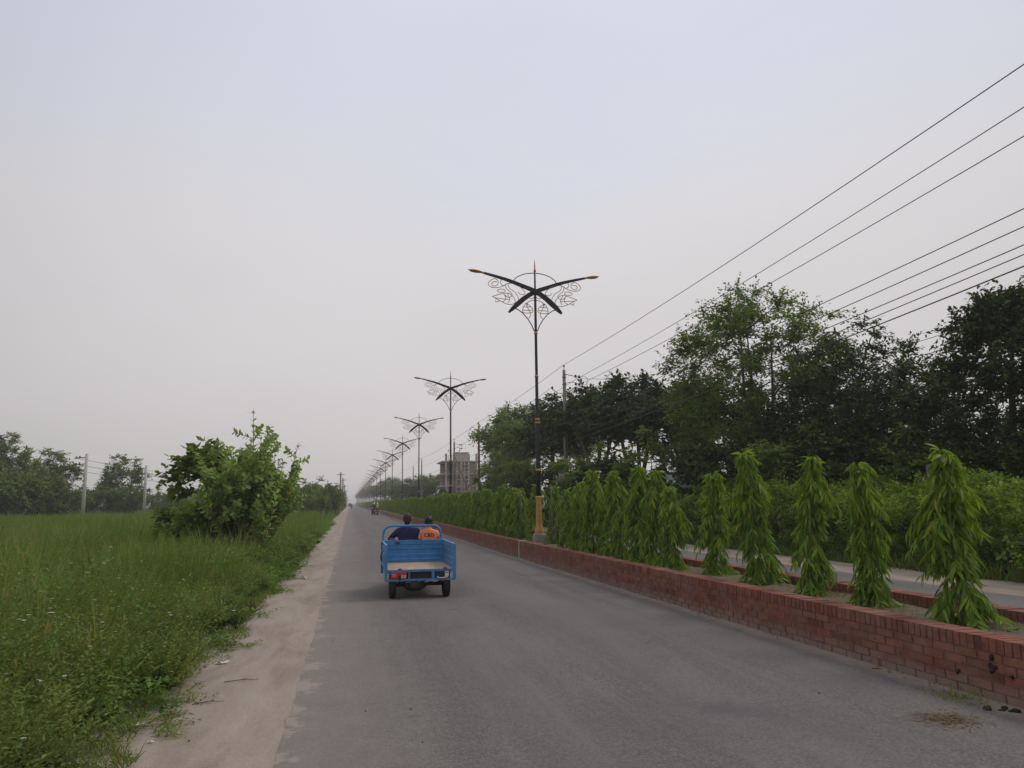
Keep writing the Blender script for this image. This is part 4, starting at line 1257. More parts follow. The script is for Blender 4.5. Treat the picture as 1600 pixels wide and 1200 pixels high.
# ------------------------------------------------------------------ street lamps
def lamp():
    root = empty('street_lamp', (5.72, 23.4, .163)); root.scale = (1.0354,) * 3
    b = MB(); b.bevbox((0, 0, .24), (.33, .33, .48), .02); b.build('plinth', M['concrete'], root)
    p = MB()
    p.lathe([(.14, .48), (.14, .58), (.13, .62), (.115, .66), (.11, .70), (.105, .72), (.108, .735), (.095, .75), (.078, 1.45), (.08, 1.50), (.095, 1.53), (.095, 1.57), (.06, 1.60)], 8, smooth=False, phase=math.pi / 8)
    p.build('pedestal', M['gold'], root)
    s = MB()
    s.lathe([(.068, 1.55), (.066, 2.35), (.062, 3.80), (.050, 3.85), (.048, 5.2), (.044, 5.25), (.043, 6.55), (.040, 6.6), (.040, 7.9), (.030, 8.0), (.028, 8.58)], 12)
    s.build('pole', M['black'], root)
    for (z, r_, h_) in ((2.37, .085, .07), (3.80, .088, .05), (3.90, .070, .06), (5.23, .062, .06), (6.58, .058, .09)):
        c = MB(); c.lathe([(r_ * .8, z - h_ / 2), (r_, z - h_ / 4), (r_, z + h_ / 4), (r_ * .8, z + h_ / 2)], 12); c.build('collar', M['gold'], root)
    sp = MB(); sp.lathe([(.034, 8.55), (.040, 8.58), (.034, 8.61), (.024, 8.63), (.016, 8.80), (.004, 8.95)], 10); sp.build('spire', M['gold'], root)
    # two crossing curved arms
    for sg in (-1, 1):
        path = [(1.62, 8.42), (1.25, 8.33), (.95, 8.25), (.70, 8.17), (.40, 8.06), (.15, 7.97), (0, 7.90), (-.18, 7.80), (-.36, 7.67), (-.55, 7.50), (-.72, 7.34), (-.84, 7.22)]
        wd = [.028, .036, .044, .05, .056, .062, .066, .070, .075, .078, .060, .030]
        a = MB()
        vs = []; fs = []
        m = len(path); hy = .035
        for i, ((x, z), h) in enumerate(zip(path, wd)):
            i0 = max(0, i - 1); i1 = min(m - 1, i + 1)
            d = Vector((path[i1][0] - path[i0][0], path[i1][1] - path[i0][1])).normalized(); nx_, nz_ = -d.y, d.x
            yo = .030 * sg
            for (sy, sh) in ((-1, 1), (1, 1), (1, -1), (-1, -1)):
                vs.append((sg * (x + nx_ * h * sh), yo + hy * sy, z + nz_ * h * sh))
        for i in range(m - 1):
            for k in range(4):
                k2 = (k + 1) % 4
                fs.append((i * 4 + k, i * 4 + k2, i * 4 + 4 + k2, i * 4 + 4 + k))
        fs += [(0, 1, 2, 3), tuple(4 * m - 4 + k for k in (3, 2, 1, 0))]
        a.add(vs, fs); a.build('arm', M['black'], root)
        # luminaire at the tip
        l = MB()
        dirv = Vector((.97, 0, .17))
        l.tube([Vector((sg * 1.58, .03 * sg, 8.41)), Vector((sg * 1.72, .03 * sg, 8.445))], [.035, .032], 8)
        st = Vector((sg * 1.66, .03 * sg, 8.435))
        pts = []; rad = []
        for t, r_ in ((0, .035), (.06, .065), (.14, .085), (.25, .085), (.36, .06), (.46, .012)):
            pts.append(st + Vector((sg * t, 0, t * .16))); rad.append(r_)
        l.tube(pts, rad, 10, flat=.5, up=(0, 0, 1))
        lm = l.build('luminaire', M['gold'], root)
        ln = MB(); ln.ellipsoid((sg * 1.93, .03 * sg, 8.444), (.15, .052, .022), 10, 6, (0, -sg * .16, 0)); ln.build('lens', M['lens'], lm)
        # lower bracket
        q = MB()
        q.tube([(sg * .70, 0, 7.36), (sg * .55, 0, 7.31), (sg * .40, 0, 7.20), (sg * .25, 0, 7.03), (sg * .13, 0, 6.84), (sg * .05, 0, 6.64)], .016, 6)
        q.build('bracket', M['black'], root)
        # gold scrollwork
        w_ = MB(); r_ = .0105
        K = .00272
        def P(xc, yc): return (sg * (808 - xc) * K, 0, 8.95 - (yc - 60) * K)
        curves = [
            [(345, 305), (290, 335), (262, 375), (290, 410), (345, 418), (410, 405), (455, 380), (490, 362), (560, 360), (620, 385), (670, 430), (688, 475), (640, 485), (608, 455)],
            [(345, 310), (380, 345), (365, 388), (325, 400), (302, 375), (325, 348), (365, 350)],
            [(415, 325), (405, 360), (440, 392), (465, 375), (470, 420), (510, 455), (540, 490), (520, 520), (480, 520), (450, 495)],
            [(365, 450), (385, 435), (440, 432), (460, 448), (445, 466), (385, 468), (365, 450)],
            [(490, 365), (510, 420), (570, 460), (605, 510), (615, 545)],
            [(310, 522), (370, 500), (440, 480), (500, 478), (550, 515), (575, 570), (550, 600), (500, 608), (440, 590), (380, 560), (310, 522)],
            [(440, 482), (460, 520), (455, 560), (420, 580)], [(480, 480), (510, 540), (490, 590)], [(330, 535), (430, 545), (510, 548)],
            [(395, 570), (350, 585), (350, 560)],
            [(695, 585), (665, 640), (660, 690), (700, 700), (770, 690), (775, 650), (740, 610), (695, 585)],
            [(695, 585), (720, 640), (750, 700), (745, 740), (725, 760)], [(670, 630), (750, 625)], [(660, 668), (772, 665)],
            [(700, 590), (740, 560), (800, 545)], [(715, 610), (720, 575), (760, 550)], [(740, 520), (770, 530), (800, 505)],
        ]
        for cv in curves:
            pts = [Vector(P(*c)) for c in cv]
            fine = []
            for i in range(len(pts) - 1):
                p0 = pts[max(0, i - 1)]; p1 = pts[i]; p2 = pts[i + 1]; p3 = pts[min(len(pts) - 1, i + 2)]
                for t in (0, .33, .66):
                    fine.append(.5 * ((2 * p1) + (p2 - p0) * t + (2 * p0 - 5 * p1 + 4 * p2 - p3) * t * t + (3 * p1 - p0 - 3 * p2 + p3) * t ** 3))
            fine.append(pts[-1])
            w_.tube(fine, r_, 5, up=(0, 1, 0))
        w_.build('scrollwork', M['goldwire'], root)
    ar = MB()
    ar.tube([(.70 * math.cos(a), 0, 8.14 + .36 * math.sin(a)) for a in np.linspace(.06, math.pi - .06, 22)], .014, 6)
    ar.build('arch', M['black'], root)
    return root
lamp0 = lamp()
lab_l = ['black and gold winged street lamp on gold pedestal, biggest of the row',
         'winged street lamp just past the biggest one, in front of the unfinished building',
         'third winged street lamp along the median, between the second lamp and the clustered far ones',
         'fourth winged street lamp, its arms overlapping the third lamp', 'fifth winged street lamp, small, arms overlapping those of its neighbours']
GLMP = 'winged street lamps down the median'
for i, Y in enumerate(LAMP_Y):
    o = lamp0 if i == 0 else copy_tree(lamp0)
    o.location = (5.72, Y, .163)
    tag(o, lab_l[i] if i < len(lab_l) else 'tiny winged street lamp in the far cluster shrinking toward the end of the road', 'street lamp', GLMP)

# ------------------------------------------------------------------ utility poles and wires
PX = 13.0
def insul(mb, p, s=1.0):
    mb.lathe([(.02 * s, 0), (.06 * s, .02 * s), (.06 * s, .06 * s), (.035 * s, .075 * s), (.05 * s, .09 * s), (.05 * s, .12 * s), (.02 * s, .15 * s)], 8, p)
def upole(x, y, H, lab, mat='pole', strut=True, big=True, box=False, group='utility poles beside the second carriageway', rz=0):
    root = empty('utility_pole', (x, y, 0), rz); tag(root, lab, 'utility pole', group)
    s = MB(); s.tube([(0, 0, -.1), (0, 0, H * .5), (0, 0, H - .35)], [.15, .125, .095], 10); s.build('shaft', M[mat], root)
    t = MB(); t.tube([(0, 0, H - .4), (0, 0, H - .12)], .025, 6); insul(t, (0, 0, H - .15), 1.0); t.build('top_insulator', M['ceramic'], root)
    a = MB()
    if big:
        a.tube([(0, -.1, H - .62), (.9, -.1, H - .78)], .022, 6); a.tube([(0, -.1, H - 1.2), (.55, -.1, H - 1.1), (.9, -.1, H - 1.25)], .02, 6)
        a.tube([(-.75, .12, H - 1.55), (-.4, .12, H - 1.8), (.4, .12, H - 1.8), (.75, .12, H - 1.55)], .025, 6)
        for z in (H - .8, H - 1.25):
            a.tube([(.13 * math.cos(q), .13 * math.sin(q), z) for q in np.linspace(0, 6.28, 12)], .02, 5)
        a.tube([(1.25 + .28 * math.cos(q), -.1, H - 1.0 + .28 * math.sin(q)) for q in np.linspace(0, 6.28, 14)], .012, 5)
    a.tube([(0, -.14, H - 3.2), (0, -.14, H - 5.4)], .03, 5)
    a.build('bracket', M['iron'], root)
    i = MB()
    if big:
        for (px, z) in ((.72, H - .83), (.95, H - .86), (.72, H - 1.32), (.95, H - 1.34)): insul(i, (px, -.1, z), 1.3)
        for px in (-.75, .75): insul(i, (px, .12, H - 1.55), 1.2)
    for z in (H - 3.3, H - 3.75, H - 4.2, H - 4.7, H - 5.2): insul(i, (-.02, -.17, z), .8)
    i.build('insulator', M['ceramic'], root)
    if strut:
        q = MB(); q.tube([(.12, .1, H - 2.3), (1.5, .3, H * .42), (2.9, .5, -.1)], [.07, .09, .10], 8); q.build('stay_strut', M['stem'], root)
    if box:
        q = MB(); q.bevbox((-.42, -.1, 3.05), (.5, .3, .85), .03); q.box((-.42, -.1, 2.58), (.62, .36, .06)); q.build('meter_box', M['pinkboard'], root)
    return root
poles = [(PX, 4.5, 10.2), (13.0, 45.9, 10.13), (13.0, 79, 9.9), (13.0, 98.5, 9.75), (13.0, 145, 10.0), (13.0, 165, 9.5), (13.0, 200, 9.8), (13, 240, 9.8), (13, 290, 9.8)]
upole(13.0, 45.9, 10.13, 'tall grey concrete utility pole with a stay strut and a pale box', 'pole', True, True, True)
upole(13.0, 79, 9.9, 'reddish brown utility pole beside the feathery tree', 'polered', False, False)
upole(13.0, 98.5, 9.75, 'thin concrete utility pole with stay strut in front of the unfinished building', 'pole', True, True)
for (x, y, h) in poles[4:]: upole(x, y, h, 'tiny utility pole far up the road among the lamps', 'pole', False, False)

def sag(p, q, d, n=14):
    p = Vector(p); q = Vector(q)
    return [p.lerp(q, t) - Vector((0, 0, d * 4 * t * (1 - t))) for t in np.linspace(0, 1, n)]
def wire(pts_list, lab, r_=.011, d=.35, group='overhead wires along the second carriageway'):
    w_ = MB(); pts = []
    for a, b in zip(pts_list[:-1], pts_list[1:]):
        L = (Vector(b) - Vector(a)).length
        seg = sag(a, b, d * (L / 40) ** 2)
        pts += seg if not pts else seg[1:]
    w_.tube(pts, r_, 5)
    tag(w_.build('power_line', M['wire']), lab, 'wire', group)
def along(dx, zs):
    """wire heights at each pole; first entries come from the unseen pole behind the viewer's side"""
    out = []
    for (x, y, h), z in zip(poles, zs): out.append((x + dx, y, z))
    return out
hs = [p[2] for p in poles]
wire(along(0, [10.35] + [h + .0 for h in hs[1:]]), 'topmost overhead wire, running to the very tip of the concrete pole', .013, .25)
wire([(13.9, 4.5, 10.2), (13.9, 45.9, 9.3), (13.7, 79, 9.0)], 'second overhead wire from the top, ending at the bracket of the concrete pole', .012, .28)
wire([(13.9, 4.5, 9.58), (13.9, 45.9, 8.85), (13.7, 79, 8.6)], 'third overhead wire from the top, ending under the bracket loop', .012, .32)
wire([(12.25, 45.9, 8.72), (12.7, 79, 8.5), (12.7, 98.5, 8.3), (12.7, 145, 8.4)], 'wire leaving the small bracket of the concrete pole up the road', .012, .3)
low = [(7.55, 6.83, 'uppermost of the lower wires that cross in front of the tallest tree'), (7.22, 6.38, 'second of the lower wires crossing in front of the tallest tree'),
       (6.88, 5.93, 'third of the lower wires crossing in front of the tree crowns'), (6.74, 5.53, 'fourth of the lower wires, just above the thick bundled cable')]
for (z0, z1, lab) in low:
    wire([(12.98, 4.5, z0), (12.98, 45.9, z1), (12.98, 79, z1 - .1), (12.98, 98.5, z1 - .2), (12.98, 145, z1)], lab, .012, .22)
wire([(12.95, 4.5, 6.5), (12.95, 45.9, 5.2)], 'thick bundled cable lowest in front of the dark crowns', .016, .2)
wire([(19, 4.5, 7.4), (19, 45.9, 7.0)], 'thin wire passing behind the dense upright tree, upper of two', .011, .3)
wire([(19, 4.5, 6.9), (19, 45.9, 6.5)], 'thin wire passing behind the dense upright tree, lower of two', .011, .3)
wire([(14.0, 45.8, 9.25), (27, 44, 9.0), (40, 42, 9.3)], 'level wire leaving the concrete pole sideways behind the tallest tree', .011, .2)
wire([(13.9, 45.8, 8.75), (27, 44, 8.2), (40, 42, 8.6)], 'lower level wire leaving the concrete pole sideways', .011, .2)

# field poles on the left
def fpole(px, py_top, Y, lab, H=None):
    t = at(px, py_top, Y); root = empty('utility_pole', (t.x, Y, 0)); tag(root, lab, 'utility pole', 'pale poles across the grass field')
    H = t.z
    s = MB(); s.tube([(0, 0, -.1), (0, 0, H)], [.20, .14], 8); s.build('shaft', M['white_pole'], root)
    a = MB()
    for k, z in enumerate((H - .35, H - 1.0, H - 1.6)):
        a.tube([(.1, 0, z), (-1.15 - .1 * k, 0, z - .12 - .05 * k)], .05, 5)
    a.build('crossarm', M['iron'], root)
    i = MB()
    for k, z in enumerate((H - .35, H - 1.0, H - 1.6)):
        insul(i, (-.65, 0, z - .1), 1.6); insul(i, (-.95, 0, z - .15), 1.6)
    for k in range(4): insul(i, (-.16, 0, H - 2.4 - .4 * k), 1.2)
    i.build('insulator', M['ceramic'], root)
    return t
f1 = fpole(136, 709, 86, 'pale concrete pole standing in the grass field, taller of the two field poles')
f2 = fpole(229, 727, 104, 'pale concrete pole half hidden by the rounded tree at the field edge')
for k, lab in enumerate(('upper faint wire crossing the field to the pale poles', 'middle faint wire crossing the field to the pale poles', 'lower faint wire crossing the field to the pale poles')):
    z = .45 + .62 * k
    wire([(f1.x - .95, 86, f1.z - z), (f2.x - .95, 104, f2.z - z), (f2.x + 22, 170, f2.z - z - .3)], lab, .02, .3, 'faint wires over the field')
for (px, py, Y, lab) in ((532.5, 738, 165, 'roadside pole on the grassy verge, foremost of the verge poles'), (536, 747, 195, 'roadside pole right behind the foremost verge pole'), (538.5, 757, 250, 'small hazy roadside pole further along the verge'), (540.5, 766, 330, 'tiny hazy roadside pole near the end of the verge')):
    t = at(px, py, Y); root = empty('utility_pole', (t.x, Y, 0)); tag(root, lab, 'utility pole', 'poles on the left verge')
    s = MB(); s.tube([(0, 0, -.1), (0, 0, t.z)], [.24, .15], 8); s.build('shaft', M['pole'], root)
    a = MB(); a.tube([(-.8, 0, t.z - .5), (.8, 0, t.z - .5)], .06, 5); a.build('crossarm', M['iron'], root)

# ------------------------------------------------------------------ unfinished building and shed
def building():
    Y = 150.0
    l = at(695, 780, Y).x; rt = at(747, 780, Y).x; top = at(725, 708, Y).z
    root = empty('unfinished_building', ((l + rt) / 2, Y, 0))
    tag(root, 'unfinished concrete building with bare floors and scaffolding behind the second street lamp', 'building')
    w_ = rt - l; D = 9.0
    nf = 4; fh = (top - 1.6) / nf
    s = MB()
    for k in range(nf + 1):
        z = k * fh
        s.box((0, D / 2, z), (w_ + (1.2 if k in (2, 3, 4) else .2), D, .24))
    s.build('floor_slab', M['plaster'], root)
    for i in range(5):
        x = -w_ / 2 + .25 + (w_ - .5) * i / 4
        for j in (.25, D - .25):
            c = MB(); c.box((x, j, nf * fh / 2 + (.75 if j < 1 else 0)), (.36, .35, nf * fh + (1.5 if j < 1 else 0))); c.build('column', M['plaster'], root)
    g = random.Random(3)
    for k in range(nf):
        for i in range(4):
            x = -w_ / 2 + .25 + (w_ - .5) * (i + .5) / 4; ww = (w_ - .5) / 4 - .38
            def infill(y, z, h):
                f = MB(); f.box((x, y, z), (ww, .13, h)); f.build('brick_infill', M['brickfill'], root)
            if g.random() < .75: infill(D - .3, k * fh + fh / 2, fh - .26)
            if i == 3: infill(.32, k * fh + fh * .5, fh - .26)
            elif g.random() < .4: infill(.32, k * fh + fh * .27, fh * .42)
    t = MB(); t.box((w_ * .08, D * .45, nf * fh + .95), (w_ * .34, 3.2, 1.65)); t.box((w_ * .08, D * .45, nf * fh + 1.85), (w_ * .40, 3.6, .16)); t.build('stair_tower', M['plaster'], root)
    b = MB()
    for i in range(4):
        x = -w_ * .16 + i * .75
        b.tube([(x, -1.0, -.1), (x + .03, -1.0, nf * fh + .3)], .075, 5)
    for k in range(13):
        z = .8 + k * (nf * fh) / 13
        b.tube([(-w_ * .16 - .2, -1.08, z), (-w_ * .16 + 2.5, -1.08, z + .03)], .065, 5)
    for k in range(5):
        b.tube([(-w_ * .16, -1.0, 1.5 + k * 2), (-w_ * .16, .1, 1.5 + k * 2)], .05, 5)
    b.build('scaffolding', M['bamboo'], root)
    r_ = MB()
    for i in range(6): r_.tube([(-w_ / 2 + .2 + i * .3, .5, nf * fh), (-w_ / 2 + .2 + i * .3, .5, nf * fh + 1.3)], .04, 4)
    r_.build('rebar', M['iron'], root)
building()

def shed(px, Y, w_, h_, lab):
    x = at(px, 760, Y).x
    root = empty('tin_shed', (x, Y, 0)); tag(root, lab, 'shed')
    m = MB(); m.box((0, 1.2, h_ / 2), (w_, 2.4, h_)); m.build('wall', M['greywall'], root)
    r_ = MB()
    n = 26
    vs = []; fs = []
    for i in range(n + 1):
        xx = -w_ / 2 - .25 + (w_ + .5) * i / n; dz = .03 * (1 if i % 2 else -1)
        vs += [(xx, -.35, h_ + .02 + dz), (xx, 2.7, h_ + .75 + dz), (xx, -.35, h_ - .02 + dz), (xx, 2.7, h_ + .71 + dz)]
    for i in range(n):
        a = i * 4; fs += [(a, a + 4, a + 5, a + 1), (a + 2, a + 3, a + 7, a + 6), (a, a + 2, a + 6, a + 4), (a + 1, a + 5, a + 7, a + 3)]
    r_.add(vs, fs); r_.build('roof', M['tin'], root)
    d = MB(); d.box((-w_ * .2, -.03, .95), (.8, .06, 1.9)); d.build('door', M['tin'], root)
shed(1105, 31.5, 1.9, 2.15, 'small grey shed with pale tin roof glimpsed above the hedge')
shed(965, 58, 1.4, 2.3, 'low cement hut behind the hedge below the flat topped trees')
def stake(px, py, Y, lab, r_=.022, bar=False, base=0.38):
    t = at(px, py, Y); root = empty('garden_stake', (t.x, Y, base)); tag(root, lab, 'stake')
    s = MB(); s.tube([(0, 0, -.05), (.01, 0, (t.z - base) / 2), (0, .01, t.z - base)], [r_, r_ * .95, r_ * .9], 7); s.build('pole', M['stake'], root)
    k = MB()
    if bar: k.box((.12, -.03, t.z - base - .35), (.55, .03, .06), (0, .04, 0)); k.build('crossbar', M['stake'], root)
    else: k.lathe([(r_ * 1.25, t.z - base - .12), (r_ * 1.25, t.z - base - .09)], 7); k.build('binding', M['bamboo'], root)
stake(861, 757, 22.2, 'thin bare stake sticking up by the gold lamp foot')
stake(813, 764, 24.6, 'thin bare stake poking over the hedge just past the gold lamp foot')
stake(1451, 726, 17.0, 'grey fence post with a crossbar behind the mast tree with the broad skirt', .07, True, 0.0)

# ------------------------------------------------------------------ people
def skin_mesh(verts, edges, radii, root_i, sub=2):
    me = bpy.data.meshes.new('sk'); me.from_pydata([tuple(v) for v in verts], edges, [])
    o = bpy.data.objects.new('sk', me); col.objects.link(o)
    m = o.modifiers.new('s', 'SKIN'); m.use_smooth_shade = True
    sv_ = me.skin_vertices[0].data
    for i, r_ in enumerate(radii):
        sv_[i].radius = r_ if hasattr(r_, '__len__') else (r_, r_); sv_[i].use_root = (i == root_i)
    ss = o.modifiers.new('u', 'SUBSURF'); ss.levels = sub; ss.render_levels = sub
    dg = bpy.context.evaluated_depsgraph_get(); dg.update()
    res = bpy.data.meshes.new_from_object(o.evaluated_get(dg))
    bpy.data.objects.remove(o); bpy.data.meshes.remove(me)
    return res

def person(loc, rz, lab, J, shirt, sleeve, trouser, hair, scale=1.0, skin='skin', helmet=False, bulk=1.0, text=None, group=None, grip=(True, True), headturn=0.0):
    """J: joints in metres, +y ahead, z above the root"""
    root = empty('person', loc, rz); root.scale = (scale,) * 3; tag(root, lab, 'person', group)
    names = ['pelvis', 'waist', 'chest', 'neck', 'head0']
    base_r = {'pelvis': (.150, .115), 'waist': (.145, .105), 'chest': (.165, .115), 'neck': (.062, .062), 'head0': (.055, .055),
              'sh': .072, 'el': .050, 'wr': .034, 'hip': .085, 'kn': .062, 'an': .042, 'toe': .036, 'heel': .04}
    V = []; E = []; Rd = []; idx = {}; seg = []
    def av(k, p, r_):
        idx[k] = len(V); V.append(Vector(p)); Rd.append(tuple(x * bulk for x in r_) if hasattr(r_, '__len__') else r_ * (bulk if k[:2] in ('sh', 'hi') else 1))
    for n_ in names: av(n_, J[n_], base_r[n_])
    for a, b in zip(names[:-1], names[1:]): E.append((idx[a], idx[b])); seg.append('torso' if b not in ('head0',) else 'skin')
    for s in 'LR':
        for k in ('sh', 'el', 'wr'): av(k + s, J[k + s], base_r[k])
        E += [(idx['chest'], idx['sh' + s]), (idx['sh' + s], idx['el' + s]), (idx['el' + s], idx['wr' + s])]; seg += ['torso', 'sleeve', 'skin']
        for k in ('hip', 'kn', 'an', 'toe'): av(k + s, J[k + s], base_r[k])
        E += [(idx['pelvis'], idx['hip' + s]), (idx['hip' + s], idx['kn' + s]), (idx['kn' + s], idx['an' + s]), (idx['an' + s], idx['toe' + s])]; seg += ['leg', 'leg', 'leg', 'shoe']
    body = skin_mesh(V, E, Rd, 0)
    mats = [M[shirt], M[sleeve], M[trouser], M[skin], M['dkplastic'], M['hairblack'], M['white']]
    mi = {'torso': 0, 'sleeve': 1, 'leg': 2, 'skin': 3, 'shoe': 4}
    mb = MB()
    mb.v = [tuple(v.co) for v in body.vertices]; mb.t = [(1, 1, 1)] * len(mb.v)
    def segd(p, a, b):
        ab = b - a; t = max(0, min(1, (p - a).dot(ab) / max(1e-9, ab.length_squared))); return (p - (a + ab * t)).length
    for f in body.polygons:
        c = f.center
        k = min(range(len(E)), key=lambda e: segd(c, V[E[e][0]], V[E[e][1]]) / max(.02, (max(Rd[E[e][0]]) if hasattr(Rd[E[e][0]], '__len__') else Rd[E[e][0]])))
        mb.f.append(list(f.vertices)); mb.mi.append(mi[seg[k]]); mb.smooth.append(True)
    # head with face
    hc = J['head']; hc = Vector(hc); rt = Matrix.Rotation(headturn, 3, 'Z')
    def hp(p): return hc + rt @ Vector(p)
    mb.cur = 3
    mb.ellipsoid(hp((0, 0, .015)), (.076, .095, .105), 14, 10)
    mb.ellipsoid(hp((0, .025, -.055)), (.058, .068, .062), 12, 8)
    mb.ellipsoid(hp((0, .098, -.02)), (.014, .02, .026), 8, 6)
    for s in (-1, 1):
        mb.ellipsoid(hp((s * .079, -.005, -.012)), (.010, .020, .032), 8, 6)
        mb.ellipsoid(hp((s * .032, .083, .012)), (.013, .010, .008), 8, 6)
    mb.cur = 6
    for s in (-1, 1): mb.ellipsoid(hp((s * .032, .090, .010)), (.008, .005, .004), 6, 4)
    mb.cur = 5
    for s in (-1, 1): mb.ellipsoid(hp((s * .032, .087, .030)), (.018, .006, .004), 6, 4)
    mb.cur = 3
    mb.ellipsoid(hp((0, .088, -.062)), (.024, .007, .007), 8, 4)
    # hands: flat palm, four bent fingers and a thumb
    for s, sg, gr_ in (('L', -1, grip[0]), ('R', 1, grip[1])):
        wv = Vector(J['wr' + s]); d = (wv - Vector(J['el' + s])).normalized()
        if 'hd' + s in J: d = (Vector(J['hd' + s]) - wv).normalized()
        side = d.cross(Vector((0, 0, 1)))
        side = side.normalized() if side.length > .05 else Vector((1, 0, 0))
        dn = side.cross(d).normalized()
        if dn.z > 0: dn = -dn; side = -side
        pe = wv + d * .085
        mb.tube([wv - d * .02, wv + d * .03, pe], [.030, .038, .036], 8, flat=.5, up=tuple(dn))
        for q in range(4):
            off = side * ((q - 1.5) * .019)
            ln = (.060, .075, .080, .070)[q] if True else .07
            b0 = wv + d * .075 + off
            if gr_: pts = [b0, b0 + d * ln * .45, b0 + d * ln * .62 + dn * ln * .38, b0 + d * ln * .40 + dn * ln * .72]
            else: pts = [b0, b0 + d * ln * .45, b0 + d * ln * .8 + dn * ln * .15, b0 + d * ln * 1.02 + dn * ln * .32]
            mb.tube(pts, [.0095, .009, .0085, .006], 6)
        tb0 = wv + d * .025 + side * (-sg * .028)
        mb.tube([tb0, tb0 + d * .03 + side * (-sg * .022) + dn * .012, tb0 + d * .052 + side * (-sg * .018) + dn * .034], [.012, .010, .007], 6)
    mb.build('body', mats, root)
    bpy.data.meshes.remove(body)
    h = MB()
    if helmet:
        h.ellipsoid(hp((0, -.005, .035)), (.125, .14, .125), 16, 10)
        ho = h.build('helmet', M['helmet'], root)
        v = MB(); v.ellipsoid(hp((0, .085, .01)), (.095, .055, .055), 12, 8); v.build('visor', M['dkplastic'], ho)
    else:
        h.ellipsoid(hp((0, -.014, .034)), (.083, .097, .096), 16, 10)
        h.ellipsoid(hp((0, -.045, -.02)), (.074, .062, .075), 14, 8)
        h.build('hair', M[hair], root)
    return root

def sit(sw=.2, arm=None, w_=1.0, zoff=0.0, lean=0.0, legs=True):
    J = {'pelvis': (0, 0, .10), 'waist': (0, -.02 + lean * .2, .27), 'chest': (0, -.01 + lean * .6, .46), 'neck': (0, .0 + lean, .615), 'head0': (0, .012 + lean, .69), 'head': (0, .025 + lean * 1.1, .775)}
    for s, g in (('L', -1), ('R', 1)):
        J['sh' + s] = (g * sw, -.005 + lean * .8, .535); J['el' + s] = (g * (sw + .07), .18, .33); J['wr' + s] = (g * (sw + .05), .43, .38)
        J['hip' + s] = (g * .095, .05, .09); J['kn' + s] = (g * .13, .44, .12); J['an' + s] = (g * .13, .50, -.27); J['toe' + s] = (g * .14, .66, -.32)
    if arm: J.update(arm)
    return J

# ------------------------------------------------------------------ cargo tricycle
X0, X1, YR, YF = .63, 1.825, 13.80, 15.45
TX, TY = (X0 + X1) / 2, 14.02
def wheel(root, x, y, r_, w_, name='wheel', front=False):
    t = MB()
    n = 28
    t.lathe([(r_ * .66, -w_ * .42), (r_ * .86, -w_ * .5), (r_ * .96, -w_ * .42), (r_, -w_ * .2), (r_, w_ * .2), (r_ * .96, w_ * .42), (r_ * .86, w_ * .5), (r_ * .66, w_ * .42)], n, (x, y, r_), 'X')
    for k in range(n):
        a = 2 * math.pi * k / n
        t.box((x, y + math.cos(a) * r_ * .995, r_ + math.sin(a) * r_ * .995), (w_ * .66, .016, .010), (a - math.pi / 2, 0, 0))
    wo = t.build('wheel', M['rubber'], root)
    q = MB(); q.lathe([(r_ * .64, -w_ * .36), (r_ * .66, -w_ * .40), (r_ * .60, -w_ * .30), (r_ * .25, -w_ * .12), (r_ * .18, -w_ * .42), (r_ * .18, w_ * .42), (r_ * .25, w_ * .12), (r_ * .60, w_ * .30), (r_ * .66, w_ * .40), (r_ * .64, w_ * .36)], 20, (x, y, r_), 'X')
    q.build('rim', M['rim'], wo)
